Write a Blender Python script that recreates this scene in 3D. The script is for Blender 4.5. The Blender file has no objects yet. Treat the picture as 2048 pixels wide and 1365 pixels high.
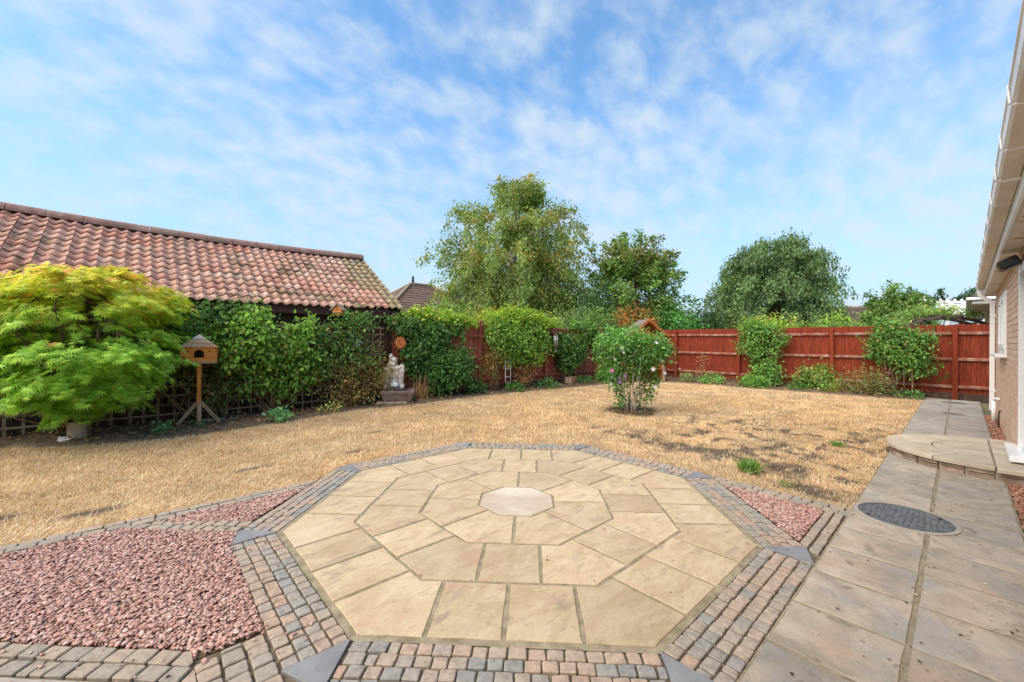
import bpy, math, random
import numpy as np
from mathutils import Matrix, Vector
R = math.radians
S = bpy.context.scene
COL = S.collection

# ------------------------------------------------------------------ camera
cam_d = bpy.data.cameras.new('camera')
cam = bpy.data.objects.new('camera', cam_d); COL.objects.link(cam); S.camera = cam
cam_d.sensor_width = 36; cam_d.lens = 14.30; cam_d.shift_y = 0.00044
cam_d.clip_start = 0.02; cam_d.clip_end = 3000
HEAD = R(47.80)
cam.matrix_world = (Matrix.Translation((0, 0, 1.35)) @ Matrix.Rotation(HEAD - R(90), 4, 'Z')
                    @ Matrix.Rotation(R(90), 4, 'X') @ Matrix.Rotation(0.006, 4, 'Z'))
# ------------------------------------------------------------------ world, sun, exposure
SUN_AZ, SUN_EL = R(171), R(50)
W = bpy.data.worlds.new('World'); S.world = W; W.use_nodes = True
nt = W.node_tree; nt.nodes.clear()
def wn(t, **k):
    n = nt.nodes.new(t)
    for a, b in k.items(): setattr(n, a, b)
    return n
def wl(a, b): nt.links.new(a, b)
sky = wn('ShaderNodeTexSky', sky_type='NISHITA', sun_disc=False)
sky.sun_elevation = SUN_EL; sky.sun_rotation = R(90) - SUN_AZ
sky.air_density = 1.0; sky.dust_density = 0.6; sky.ozone_density = 2.0
tc = wn('ShaderNodeTexCoord'); sep = wn('ShaderNodeSeparateXYZ'); wl(tc.outputs['Generated'], sep.inputs[0])
zc = wn('ShaderNodeMath', operation='MAXIMUM'); wl(sep.outputs['Z'], zc.inputs[0]); zc.inputs[1].default_value = 0.0
za = wn('ShaderNodeMath', operation='ADD'); wl(zc.outputs[0], za.inputs[0]); za.inputs[1].default_value = 0.50
dv = wn('ShaderNodeVectorMath', operation='DIVIDE')
cb = wn('ShaderNodeCombineXYZ')
for i in range(3): wl(za.outputs[0], cb.inputs[i])
wl(tc.outputs['Generated'], dv.inputs[0]); wl(cb.outputs[0], dv.inputs[1])
mp = wn('ShaderNodeMapping'); wl(dv.outputs[0], mp.inputs['Vector'])
mp.inputs['Rotation'].default_value = (0, 0, R(35)); mp.inputs['Scale'].default_value = (1.0, 1.35, 0.0)
mp.inputs['Location'].default_value = (3.1, 1.7, 0)
n1 = wn('ShaderNodeTexNoise'); wl(mp.outputs[0], n1.inputs['Vector'])
n1.inputs['Scale'].default_value = 11.0; n1.inputs['Detail'].default_value = 8; n1.inputs['Roughness'].default_value = 0.52; n1.inputs['Distortion'].default_value = 0.15
n2 = wn('ShaderNodeTexNoise'); wl(mp.outputs[0], n2.inputs['Vector'])
n2.inputs['Scale'].default_value = 2.2; n2.inputs['Detail'].default_value = 3
ad = wn('ShaderNodeMath', operation='MULTIPLY_ADD'); wl(n2.outputs['Fac'], ad.inputs[0]); ad.inputs[1].default_value = 0.55; wl(n1.outputs['Fac'], ad.inputs[2])
cr = wn('ShaderNodeMapRange', interpolation_type='SMOOTHSTEP'); wl(ad.outputs[0], cr.inputs['Value'])
cr.inputs['From Min'].default_value = 0.54; cr.inputs['From Max'].default_value = 1.08; cr.inputs['To Max'].default_value = 0.82
hz = wn('ShaderNodeMapRange'); wl(sep.outputs['Z'], hz.inputs['Value'])
hz.inputs['From Min'].default_value = 0.0; hz.inputs['From Max'].default_value = 0.50; hz.inputs['To Min'].default_value = 1.0; hz.inputs['To Max'].default_value = 0.0
sm = wn('ShaderNodeMix', data_type='RGBA', blend_type='MULTIPLY'); sm.inputs['Factor'].default_value = 1.0
wl(sky.outputs[0], sm.inputs['A']); sm.inputs['B'].default_value = (0.66, 0.92, 1.0, 1)
hm = wn('ShaderNodeMix', data_type='RGBA'); wl(hz.outputs[0], hm.inputs['Factor']); wl(sm.outputs['Result'], hm.inputs['A']); hm.inputs['B'].default_value = (1.85, 2.42, 3.05, 1)
mx = wn('ShaderNodeMix', data_type='RGBA'); wl(cr.outputs[0], mx.inputs['Factor']); wl(hm.outputs['Result'], mx.inputs['A'])
mx.inputs['B'].default_value = (2.45, 2.80, 3.14, 1)
bg = wn('ShaderNodeBackground'); wl(mx.outputs['Result'], bg.inputs['Color']); bg.inputs['Strength'].default_value = 0.15
wo = wn('ShaderNodeOutputWorld'); wl(bg.outputs[0], wo.inputs['Surface'])
sl = bpy.data.lights.new('sun', 'SUN'); sl.energy = 3.15; sl.angle = R(75); sl.color = (1.0, 0.83, 0.62)
so = bpy.data.objects.new('sun', sl); COL.objects.link(so)
sv = Vector((math.cos(SUN_EL) * math.cos(SUN_AZ), math.cos(SUN_EL) * math.sin(SUN_AZ), math.sin(SUN_EL)))
so.rotation_euler = sv.to_track_quat('Z', 'Y').to_euler(); so.location = sv * 40
S.view_settings.view_transform = 'Standard'; S.view_settings.look = 'None'; S.view_settings.gamma = 1
S.view_settings.use_curve_mapping = False; S.view_settings.exposure = 1.0
S.render.engine = 'CYCLES'
S.cycles.max_bounces = 8; S.cycles.diffuse_bounces = 5; S.cycles.transmission_bounces = 6; S.cycles.glossy_bounces = 2

# ------------------------------------------------------------------ materials
MATS = {}
class NT:
    def __init__(s, name):
        s.m = bpy.data.materials.new(name); s.m.use_nodes = True; s.t = s.m.node_tree; s.t.nodes.clear()
        MATS[name] = s.m
    def n(s, t, ins=None, **k):
        n = s.t.nodes.new(t)
        for a, b in k.items(): setattr(n, a, b)
        for a, b in (ins or {}).items():
            if hasattr(b, 'is_linked') or isinstance(b, bpy.types.NodeSocket): s.t.links.new(b, n.inputs[a])
            else: n.inputs[a].default_value = b
        return n
def c4(c): return (c[0], c[1], c[2], 1)
def surf(name, cols, scale=8, detail=6, rough=0.8, bump=0.2, bscale=None, bdist=0.01, coord='obj', stretch=(1, 1, 1),
         rand=0.12, over=(), attr=None, acols=None, distort=0.0, spec=0.3, metal=0.0, emit=None):
    """cols: colours of a noise ramp; over: (colour, scale, lo, hi, strength, stretch) patches; attr: per-piece random number -> acols"""
    k = NT(name)
    if coord == 'pos':
        v = k.n('ShaderNodeNewGeometry').outputs['Position']
    else:
        tcn = k.n('ShaderNodeTexCoord'); oi = k.n('ShaderNodeObjectInfo')
        mu = k.n('ShaderNodeMath', {0: oi.outputs['Random'], 1: 73.0}, operation='MULTIPLY')
        v = k.n('ShaderNodeVectorMath', {0: tcn.outputs['Object'], 1: mu.outputs[0]}, operation='ADD').outputs[0]
    def noise(sc, st=(1, 1, 1), det=detail, dis=distort):
        mpn = k.n('ShaderNodeMapping', {'Vector': v, 'Scale': st})
        return k.n('ShaderNodeTexNoise', {'Vector': mpn.outputs[0], 'Scale': sc, 'Detail': det, 'Roughness': 0.6, 'Distortion': dis}).outputs['Fac']
    f = noise(scale, stretch)
    rp = k.n('ShaderNodeValToRGB', {'Fac': f}); e = rp.color_ramp.elements
    n = len(cols)
    while len(e) < n: e.new(0.5)
    for i, c in enumerate(cols):
        e[i].position = 0.36 + 0.28 * i / max(1, n - 1); e[i].color = c4(c)
    col = rp.outputs['Color']
    if attr:
        an = k.n('ShaderNodeAttribute', attribute_name=attr)
        r2 = k.n('ShaderNodeValToRGB', {'Fac': an.outputs['Fac']}); e = r2.color_ramp.elements
        while len(e) < len(acols): e.new(0.5)
        for i, c in enumerate(acols): e[i].position = i / (len(acols) - 1); e[i].color = c4(c)
        col = k.n('ShaderNodeMix', {'Factor': 1.0, 'A': r2.outputs['Color'], 'B': col}, data_type='RGBA', blend_type='MULTIPLY').outputs['Result']
    for o in over:
        oc, osc, lo, hi, st = o[:5]; ost = o[5] if len(o) > 5 else (1, 1, 1)
        mr = k.n('ShaderNodeMapRange', {'Value': noise(osc, ost, 5, 0.3), 'From Min': lo, 'From Max': hi, 'To Max': st})
        col = k.n('ShaderNodeMix', {'Factor': mr.outputs[0], 'A': col, 'B': c4(oc)}, data_type='RGBA').outputs['Result']
    if rand and coord != 'pos':
        mr = k.n('ShaderNodeMapRange', {'Value': oi.outputs['Random'], 'To Min': 1 - rand, 'To Max': 1 + rand})
        col = k.n('ShaderNodeVectorMath', {0: col, 1: mr.outputs[0]}, operation='MULTIPLY').outputs[0]
    p = k.n('ShaderNodeBsdfPrincipled', {'Base Color': col, 'Roughness': rough, 'Specular IOR Level': spec, 'Metallic': metal})
    if bump:
        b = k.n('ShaderNodeBump', {'Height': noise(bscale or scale * 3, stretch), 'Strength': bump, 'Distance': bdist})
        k.t.links.new(b.outputs[0], p.inputs['Normal'])
    o = k.n('ShaderNodeOutputMaterial'); k.t.links.new(p.outputs[0], o.inputs['Surface'])
    return k.m
def leafmat(name, rough=0.55, trans=0.35, spec=0.35, gain=1.0):
    k = NT(name)
    a0 = k.n('ShaderNodeAttribute', attribute_name='col'); a = k.n('ShaderNodeMix', {'Factor': 1.0, 'A': a0.outputs['Color'], 'B': (gain, gain, gain, 1)}, data_type='RGBA', blend_type='MULTIPLY')
    p = k.n('ShaderNodeBsdfPrincipled', {'Base Color': a.outputs['Result'], 'Roughness': rough, 'Specular IOR Level': spec})
    g = k.n('ShaderNodeVectorMath', {0: a.outputs['Result'], 1: (1.25, 1.2, 0.6)}, operation='MULTIPLY')
    t = k.n('ShaderNodeBsdfTranslucent', {'Color': g.outputs[0]})
    m = k.n('ShaderNodeMixShader', {0: trans, 1: p.outputs[0], 2: t.outputs[0]})
    o = k.n('ShaderNodeOutputMaterial'); k.t.links.new(m.outputs[0], o.inputs['Surface'])
    return k.m
M = MATS
leafmat('leaf', 0.5, 0.42, 0.35, 1.7); leafmat('blade', 0.9, 0.2, 0.05); leafmat('petal', 0.7, 0.3, 0.1)
surf('sandstone', [(.355, .272, .170), (.405, .325, .212), (.45, .368, .25)], 3.0, 8, 0.78, 0.5, 11, 0.012, stretch=(1, 2.2, 1), rand=0.12, distort=1.2,
     over=[((.40, .255, .185), 3.5, .54, .66, .55), ((.225, .18, .155), 4.2, .58, .68, .6, (1, 2.2, 1)), ((.20, .155, .12), 13, .60, .68, .45, (1, 3, 1)), ((.24, .17, .11), 30, .61, .70, .30), ((.49, .41, .31), 1.7, .54, .7, .5), ((.15, .12, .10), 70, .645, .69, .5), ((.30, .24, .17), 18, .58, .64, .35)])
surf('sandstone_pale', [(.38, .32, .25), (.43, .37, .295), (.47, .415, .345)], 2.5, 6, 0.75, 0.2, 12, 0.006, over=[((.54, .51, .46), 1.6, .45, .62, .5)], rand=0.05)
surf('step_stone', [(.37, .31, .23), (.44, .38, .29), (.48, .42, .33)], 3.5, 6, 0.8, 0.25, 12, 0.006, rand=0.10, over=[((.34, .29, .22), 5, .58, .7, .35)])
surf('path_stone', [(.235, .203, .163), (.32, .275, .222), (.38, .325, .262)], 4.0, 8, 0.75, 0.55, 10, 0.012, rand=0.12, distort=0.9, spec=0.35,
     over=[((.36, .25, .175), 2.6, .54, .66, .5), ((.235, .233, .23), 2.2, .52, .62, .65), ((.12, .10, .08), 7, .62, .67, .55), ((.12, .105, .085), 55, .60, .66, .4), ((.44, .40, .34), 80, .66, .70, .5)])
surf('path_stone_far', [(.235, .213, .187), (.295, .268, .236), (.345, .313, .275)], 3.0, 7, 0.8, 0.3, 8, 0.008, rand=0.09, distort=0.9,
     over=[((.33, .25, .19), 2.0, .55, .7, .4), ((.23, .23, .23), 1.6, .53, .66, .5), ((.13, .115, .095), 9, .62, .68, .4)])
surf('mortar', [(.17, .145, .095), (.23, .195, .135), (.28, .24, .17)], 14, 6, 0.95, 0.5, 60, 0.004, coord='pos')
surf('joint_soil', [(.065, .05, .032), (.105, .083, .055), (.16, .13, .09)], 18, 6, 1, 0.6, 50, 0.005, coord='pos')
surf('cobble', [(.78, .78, .78), (1, 1, 1), (1.15, 1.13, 1.10)], 30, 6, 0.85, 0.55, 60, 0.004, coord='pos', attr='rnd',
     acols=[(.335, .24, .185), (.30, .237, .19), (.285, .25, .205), (.20, .20, .197), (.25, .243, .226), (.315, .262, .21), (.345, .26, .205), (.22, .22, .216)],
     over=[((.15, .13, .10), 45, .62, .70, .45)])
surf('cobble_buff', [(.8, .8, .8), (1, 1, 1), (1.12, 1.1, 1.08)], 30, 6, 0.85, 0.5, 60, 0.004, coord='pos', attr='rnd',
     acols=[(.31, .245, .19), (.285, .245, .20), (.24, .22, .19), (.33, .265, .205), (.265, .245, .215)], over=[((.16, .14, .11), 45, .62, .70, .45)])
surf('slate', [(.155, .158, .172), (.185, .188, .203), (.215, .218, .235)], 5, 6, 0.6, 0.15, 20, 0.003, rand=0.06, over=[((.27, .27, .28), 4, .54, .66, .4), ((.10, .10, .105), 22, .60, .68, .35), ((.30, .27, .23), 60, .64, .70, .35)])
surf('gravel', [(.8, .8, .8), (1, 1, 1), (1.15, 1.12, 1.1)], 60, 4, 0.85, 0.4, 150, 0.003, coord='pos', attr='rnd',
     acols=[(.31, .16, .13), (.40, .225, .19), (.45, .27, .235), (.40, .26, .235), (.49, .33, .29), (.36, .19, .15), (.54, .41, .37), (.31, .21, .195)])
surf('gravel_red', [(.8, .8, .8), (1, 1, 1), (1.15, 1.12, 1.1)], 60, 4, 0.85, 0.4, 150, 0.003, coord='pos', attr='rnd',
     acols=[(.25, .10, .06), (.31, .13, .085), (.36, .18, .12), (.28, .12, .08), (.45, .30, .22), (.24, .09, .055)])
surf('soil', [(.075, .055, .037), (.115, .085, .058), (.165, .125, .086)], 9, 8, 1, 0.7, 30, 0.02, coord='pos')
surf('field', [(.10, .11, .05), (.14, .14, .07), (.17, .16, .09)], .4, 6, 1, 0, coord='pos')
surf('fence_red', [(.125, .022, .011), (.19, .033, .015), (.23, .046, .022)], 5, 6, 0.75, 0.25, 14, 0.004, stretch=(6, 6, .7), rand=0.10,
     spec=0.15, over=[((.30, .15, .10), 7, .66, .82, .45, (6, 6, .5)), ((.09, .018, .010), 3.0, .55, .75, .4, (3, 3, .6))])
surf('fence_old', [(.21, .055, .036), (.29, .083, .054), (.36, .13, .09)], 5, 6, 0.85, 0.3, 14, 0.005, stretch=(6, 6, .7), rand=0.18,
     over=[((.33, .21, .16), 6, .56, .75, .6, (6, 6, .5)), ((.08, .05, .035), 3.0, .55, .72, .5, (3, 3, .6))])
surf('rail_worn', [(.16, .045, .03), (.225, .095, .07), (.33, .21, .165)], 6, 6, 0.85, 0.3, 14, 0.004, stretch=(1, 1, 1), rand=0.1)
surf('trellis_wood', [(.13, .095, .06), (.19, .145, .095), (.25, .195, .135)], 8, 6, 0.9, 0.3, 20, 0.004, stretch=(5, 5, 1), rand=0.25)
surf('barn_board', [(.055, .035, .028), (.085, .052, .04), (.11, .07, .055)], 5, 6, 0.9, 0.2, 20, 0.004, stretch=(4, 4, .6), rand=0.15)
surf('fascia_brown', [(.06, .026, .022), (.085, .036, .03), (.11, .05, .042)], 6, 5, 0.6, 0.15, 20, 0.003, stretch=(.6, 4, 4), rand=0.06)
surf('pantile', [(.72, .70, .68), (1, 1, 1), (1.18, 1.2, 1.2)], 9, 7, 0.85, 0.4, 40, 0.006, coord='pos', attr='rnd',
     acols=[(.52, .245, .18), (.57, .295, .22), (.60, .36, .275), (.50, .26, .205), (.62, .43, .34), (.55, .32, .255)],
     over=[((.13, .115, .06), 1.6, .54, .63, .75), ((.08, .075, .045), 14, .56, .64, .7), ((.48, .42, .33), 7, .62, .74, .5)])
surf('verge_tile', [(.26, .24, .17), (.34, .31, .23), (.42, .37, .27)], 9, 7, 0.9, 0.4, 40, 0.006, coord='pos', attr='rnd',
     acols=[(.95, .95, .95), (1.1, 1.05, 1.0), (1.15, .92, .75), (.9, .9, .85)], over=[((.12, .11, .065), 4, .56, .68, .65)])
surf('ridge_tile', [(.20, .115, .10), (.26, .15, .13), (.31, .20, .175)], 5, 7, 0.85, 0.3, 30, 0.006, coord='pos',
     over=[((.17, .16, .11), 2.2, .50, .64, .7), ((.40, .40, .34), 9, .62, .72, .5)])
surf('brick', [(.8, .8, .8), (1, 1, 1), (1.12, 1.1, 1.08)], 20, 6, 0.9, 0.4, 60, 0.004, coord='pos', attr='rnd',
     acols=[(.54, .36, .25), (.60, .42, .30), (.62, .46, .34), (.56, .40, .30), (.58, .37, .25)])
surf('brick_mortar', [(.44, .38, .31), (.50, .44, .36)], 20, 5, 1, 0.3, 80, 0.003, coord='pos')
surf('step_brick', [(.20, .16, .12), (.28, .19, .14), (.36, .29, .22)], 9, 6, 0.95, 0.5, 40, 0.006, rand=0.3)
surf('upvc', [(.74, .74, .74), (.80, .80, .80)], 3, 3, 0.35, 0.05, 8, 0.002, rand=0, spec=0.5)
surf('gutter_plastic', [(.66, .65, .65), (.75, .74, .74), (.78, .77, .77)], 4, 5, 0.4, 0.05, 8, 0.002, rand=0, spec=0.5)
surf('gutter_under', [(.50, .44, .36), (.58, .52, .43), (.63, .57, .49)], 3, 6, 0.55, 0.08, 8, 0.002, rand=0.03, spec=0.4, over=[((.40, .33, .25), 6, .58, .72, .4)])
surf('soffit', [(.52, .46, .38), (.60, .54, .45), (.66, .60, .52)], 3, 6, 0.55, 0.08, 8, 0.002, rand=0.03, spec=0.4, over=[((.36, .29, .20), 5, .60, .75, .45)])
surf('vent_tan', [(.40, .27, .10), (.50, .36, .16)], 8, 4, 0.7, 0.1)
surf('black_plastic', [(.012, .012, .013), (.02, .02, .021)], 8, 4, 0.35, 0.1, rand=0, spec=0.5)
surf('glass_dark', [(.03, .04, .05), (.05, .06, .07)], 2, 2, 0.05, 0, rand=0, spec=0.8)
surf('glass_pale', [(.42, .48, .56), (.50, .56, .64)], 1.2, 3, 0.1, 0, rand=0, spec=0.6)
surf('poly_roof', [(.50, .52, .53), (.58, .60, .60)], 2, 3, 0.3, 0, rand=0)
surf('wood_orange', [(.46, .17, .03), (.56, .23, .045), (.63, .28, .065)], 6, 6, 0.55, 0.15, 20, 0.003, stretch=(.5, 4, 4), rand=0.08, over=[((.25, .085, .02), 5, .58, .72, .5)])
surf('wood_orange_v', [(.45, .165, .03), (.54, .22, .045), (.61, .27, .065)], 6, 6, 0.55, 0.15, 20, 0.003, stretch=(4, 4, .5), rand=0.08, over=[((.25, .085, .02), 5, .58, .72, .5)])
surf('wood_arbour', [(.26, .085, .022), (.34, .12, .03), (.40, .15, .045)], 6, 6, 0.6, 0.15, 20, 0.003, stretch=(3, 3, 1), rand=0.08)
surf('wood_weathered', [(.24, .16, .10), (.33, .235, .16), (.40, .31, .225)], 6, 6, 0.8, 0.25, 20, 0.004, stretch=(3, 3, .7), rand=0.15)
surf('shingle', [(.27, .17, .11), (.35, .24, .165), (.40, .30, .22)], 5, 6, 0.8, 0.2, 20, 0.003, rand=0.1)
surf('zinc', [(.36, .37, .39), (.45, .46, .48)], 5, 4, 0.45, 0.1, rand=0.05, spec=0.5)
surf('felt', [(.10, .095, .09), (.15, .14, .13), (.19, .18, .165)], 9, 6, 0.95, 0.3, 60, 0.003, rand=0.08)
surf('inner_shade_paint', [(.006, .005, .004), (.01, .008, .006)], 5, 2, 1, 0, rand=0)  # near-black colour standing in for the shade inside openings
surf('statue_stone', [(.52, .47, .41), (.66, .61, .54), (.72, .68, .61)], 12, 7, 0.85, 0.4, 40, 0.006, rand=0, over=[((.34, .22, .10), 7, .58, .7, .55), ((.16, .14, .12), 14, .62, .7, .6)])
surf('white_ball', [(.70, .72, .76), (.78, .80, .84)], 8, 4, 0.4, 0.1, rand=0)
surf('trough_stone', [(.13, .095, .085), (.18, .125, .11), (.23, .165, .145)], 7, 7, 0.8, 0.3, 30, 0.006, rand=0, over=[((.26, .235, .21), 4, .55, .7, .5)])
surf('water', [(.008, .009, .008), (.014, .015, .012)], 3, 2, 0.06, 0, rand=0, spec=0.6)
surf('terracotta', [(.42, .13, .04), (.52, .18, .06), (.58, .24, .09)], 9, 6, 0.8, 0.3, 30, 0.004, rand=0)
surf('pot_beige', [(.34, .26, .19), (.42, .33, .25), (.47, .38, .30)], 6, 6, 0.85, 0.25, 25, 0.005, rand=0, over=[((.22, .16, .10), 3, .55, .7, .5)])
surf('white_board', [(.50, .47, .46), (.60, .57, .56)], 6, 4, 0.7, 0.1, rand=0)
surf('metal_white', [(.52, .50, .47), (.62, .60, .57)], 9, 4, 0.5, 0.1, rand=0)
surf('metal_chime', [(.55, .56, .57), (.66, .67, .68)], 9, 3, 0.3, 0, rand=0, metal=0.6)
surf('iron', [(.02, .018, .017), (.035, .03, .027)], 9, 4, 0.6, 0.1, rand=0)
surf('cast_iron', [(.065, .07, .078), (.10, .105, .115), (.14, .145, .155)], 12, 5, 0.6, 0.2, 40, 0.003, rand=0, spec=0.4)
surf('cover_frame', [(.27, .245, .21), (.34, .31, .26)], 10, 5, 0.8, 0.2, rand=0)
surf('arch_wood', [(.07, .055, .045), (.11, .09, .075)], 8, 5, 0.8, 0.2, stretch=(3, 3, 1), rand=0)
surf('bark', [(.07, .05, .035), (.12, .09, .06), (.17, .135, .10)], 9, 7, 0.95, 0.5, 25, 0.01, stretch=(2, 2, .6), rand=0.1)
surf('bark_pale', [(.22, .19, .15), (.33, .30, .25), (.42, .39, .33)], 9, 7, 0.9, 0.4, 25, 0.008, stretch=(2, 2, .6), rand=0.1)
surf('stem_dry', [(.17, .10, .055), (.25, .155, .085), (.33, .215, .125)], 9, 5, 0.95, 0.2, rand=0.2)
surf('roof_brown', [(.75, .75, .75), (1, 1, 1), (1.15, 1.15, 1.15)], 4, 5, 0.9, 0.1, coord='pos', attr='rnd', acols=[(.115, .08, .068), (.145, .10, .085), (.165, .118, .10)])
surf('hip_tile', [(.24, .19, .15), (.30, .24, .19)], 4, 5, 0.9, 0.1, rand=0.1)
surf('render_wall', [(.40, .33, .27), (.46, .39, .32)], 2, 4, 0.9, 0.1, rand=0)
# lawn sheet: thatch and bare soil patches
def lawn_mat():
    k = NT('lawn_ground')
    a = k.n('ShaderNodeAttribute', attribute_name='soil')
    v = k.n('ShaderNodeNewGeometry').outputs['Position']
    n = k.n('ShaderNodeTexNoise', {'Vector': v, 'Scale': 14.0, 'Detail': 8, 'Roughness': 0.65}).outputs['Fac']
    r = k.n('ShaderNodeValToRGB', {'Fac': n}); e = r.color_ramp.elements
    e[0].position, e[0].color, e[1].position, e[1].color = .32, (.30, .195, .10, 1), .68, (.50, .345, .19, 1)
    r2 = k.n('ShaderNodeValToRGB', {'Fac': n}); e = r2.color_ramp.elements
    e[0].position, e[0].color, e[1].position, e[1].color = .35, (.075, .058, .042, 1), .68, (.155, .122, .09, 1)
    m = k.n('ShaderNodeMix', {'Factor': a.outputs['Fac'], 'A': r.outputs[0], 'B': r2.outputs[0]}, data_type='RGBA')
    nb = k.n('ShaderNodeTexNoise', {'Vector': v, 'Scale': 55.0, 'Detail': 6}).outputs['Fac']
    b = k.n('ShaderNodeBump', {'Height': nb, 'Strength': 0.8, 'Distance': 0.02})
    p = k.n('ShaderNodeBsdfPrincipled', {'Base Color': m.outputs['Result'], 'Roughness': 1.0, 'Specular IOR Level': 0.05, 'Normal': b.outputs[0]})
    o = k.n('ShaderNodeOutputMaterial'); k.t.links.new(p.outputs[0], o.inputs['Surface'])
lawn_mat()

# ------------------------------------------------------------------ mesh helpers
def make_mesh(name, V, F, attrs=None):
    me = bpy.data.meshes.new(name)
    me.from_pydata([tuple(map(float, v)) for v in V], [], F)
    for an, arr in (attrs or {}).items():
        a = me.attributes.new(an, 'FLOAT', 'POINT'); a.data.foreach_set('value', np.asarray(arr, np.float32))
    return me
def fast_mesh(name, V, F, col=None, fl=None):
    """V (n,3) array, F (m,k) array of same-size faces; col (n,3) colour attribute; fl dict of float attributes"""
    V = np.ascontiguousarray(V, np.float32); F = np.ascontiguousarray(F, np.int32)
    me = bpy.data.meshes.new(name); n, (m, k) = len(V), F.shape
    me.vertices.add(n); me.vertices.foreach_set('co', V.ravel())
    me.loops.add(m * k); me.loops.foreach_set('vertex_index', F.ravel())
    me.polygons.add(m); me.polygons.foreach_set('loop_start', np.arange(0, m * k, k, dtype=np.int32))
    me.polygons.foreach_set('loop_total', np.full(m, k, np.int32))
    me.update(calc_edges=True)
    if col is not None:
        a = me.color_attributes.new('col', 'FLOAT_COLOR', 'POINT')
        a.data.foreach_set('color', np.c_[col, np.ones(n)].astype(np.float32).ravel())
    for an, arr in (fl or {}).items():
        a = me.attributes.new(an, 'FLOAT', 'POINT'); a.data.foreach_set('value', np.asarray(arr, np.float32))
    return me
def obj(name, me, mat=None, parent=None, loc=None, rz=0.0):
    o = bpy.data.objects.new(name, me); COL.objects.link(o)
    if mat is not None and not me.materials: me.materials.append(M[mat] if isinstance(mat, str) else mat)
    if parent is not None: o.parent = parent
    if loc is not None: o.location = loc
    if rz: o.rotation_euler[2] = rz
    return o
def tag(o, label, cat, group=None):
    o['label'] = label; o['category'] = cat
    if group: o['group'] = group
    return o
def thing(name, label, cat, loc=(0, 0, 0), rz=0.0, group=None):
    o = bpy.data.objects.new(name, None); COL.objects.link(o); o.location = loc; o.rotation_euler[2] = rz
    o.empty_display_size = 0.1
    return tag(o, label, cat, group)
def struct(name, me, mat, parent=None):
    o = obj(name, me, mat, parent)
    if parent is None: o['kind'] = 'structure'
    return o
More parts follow.
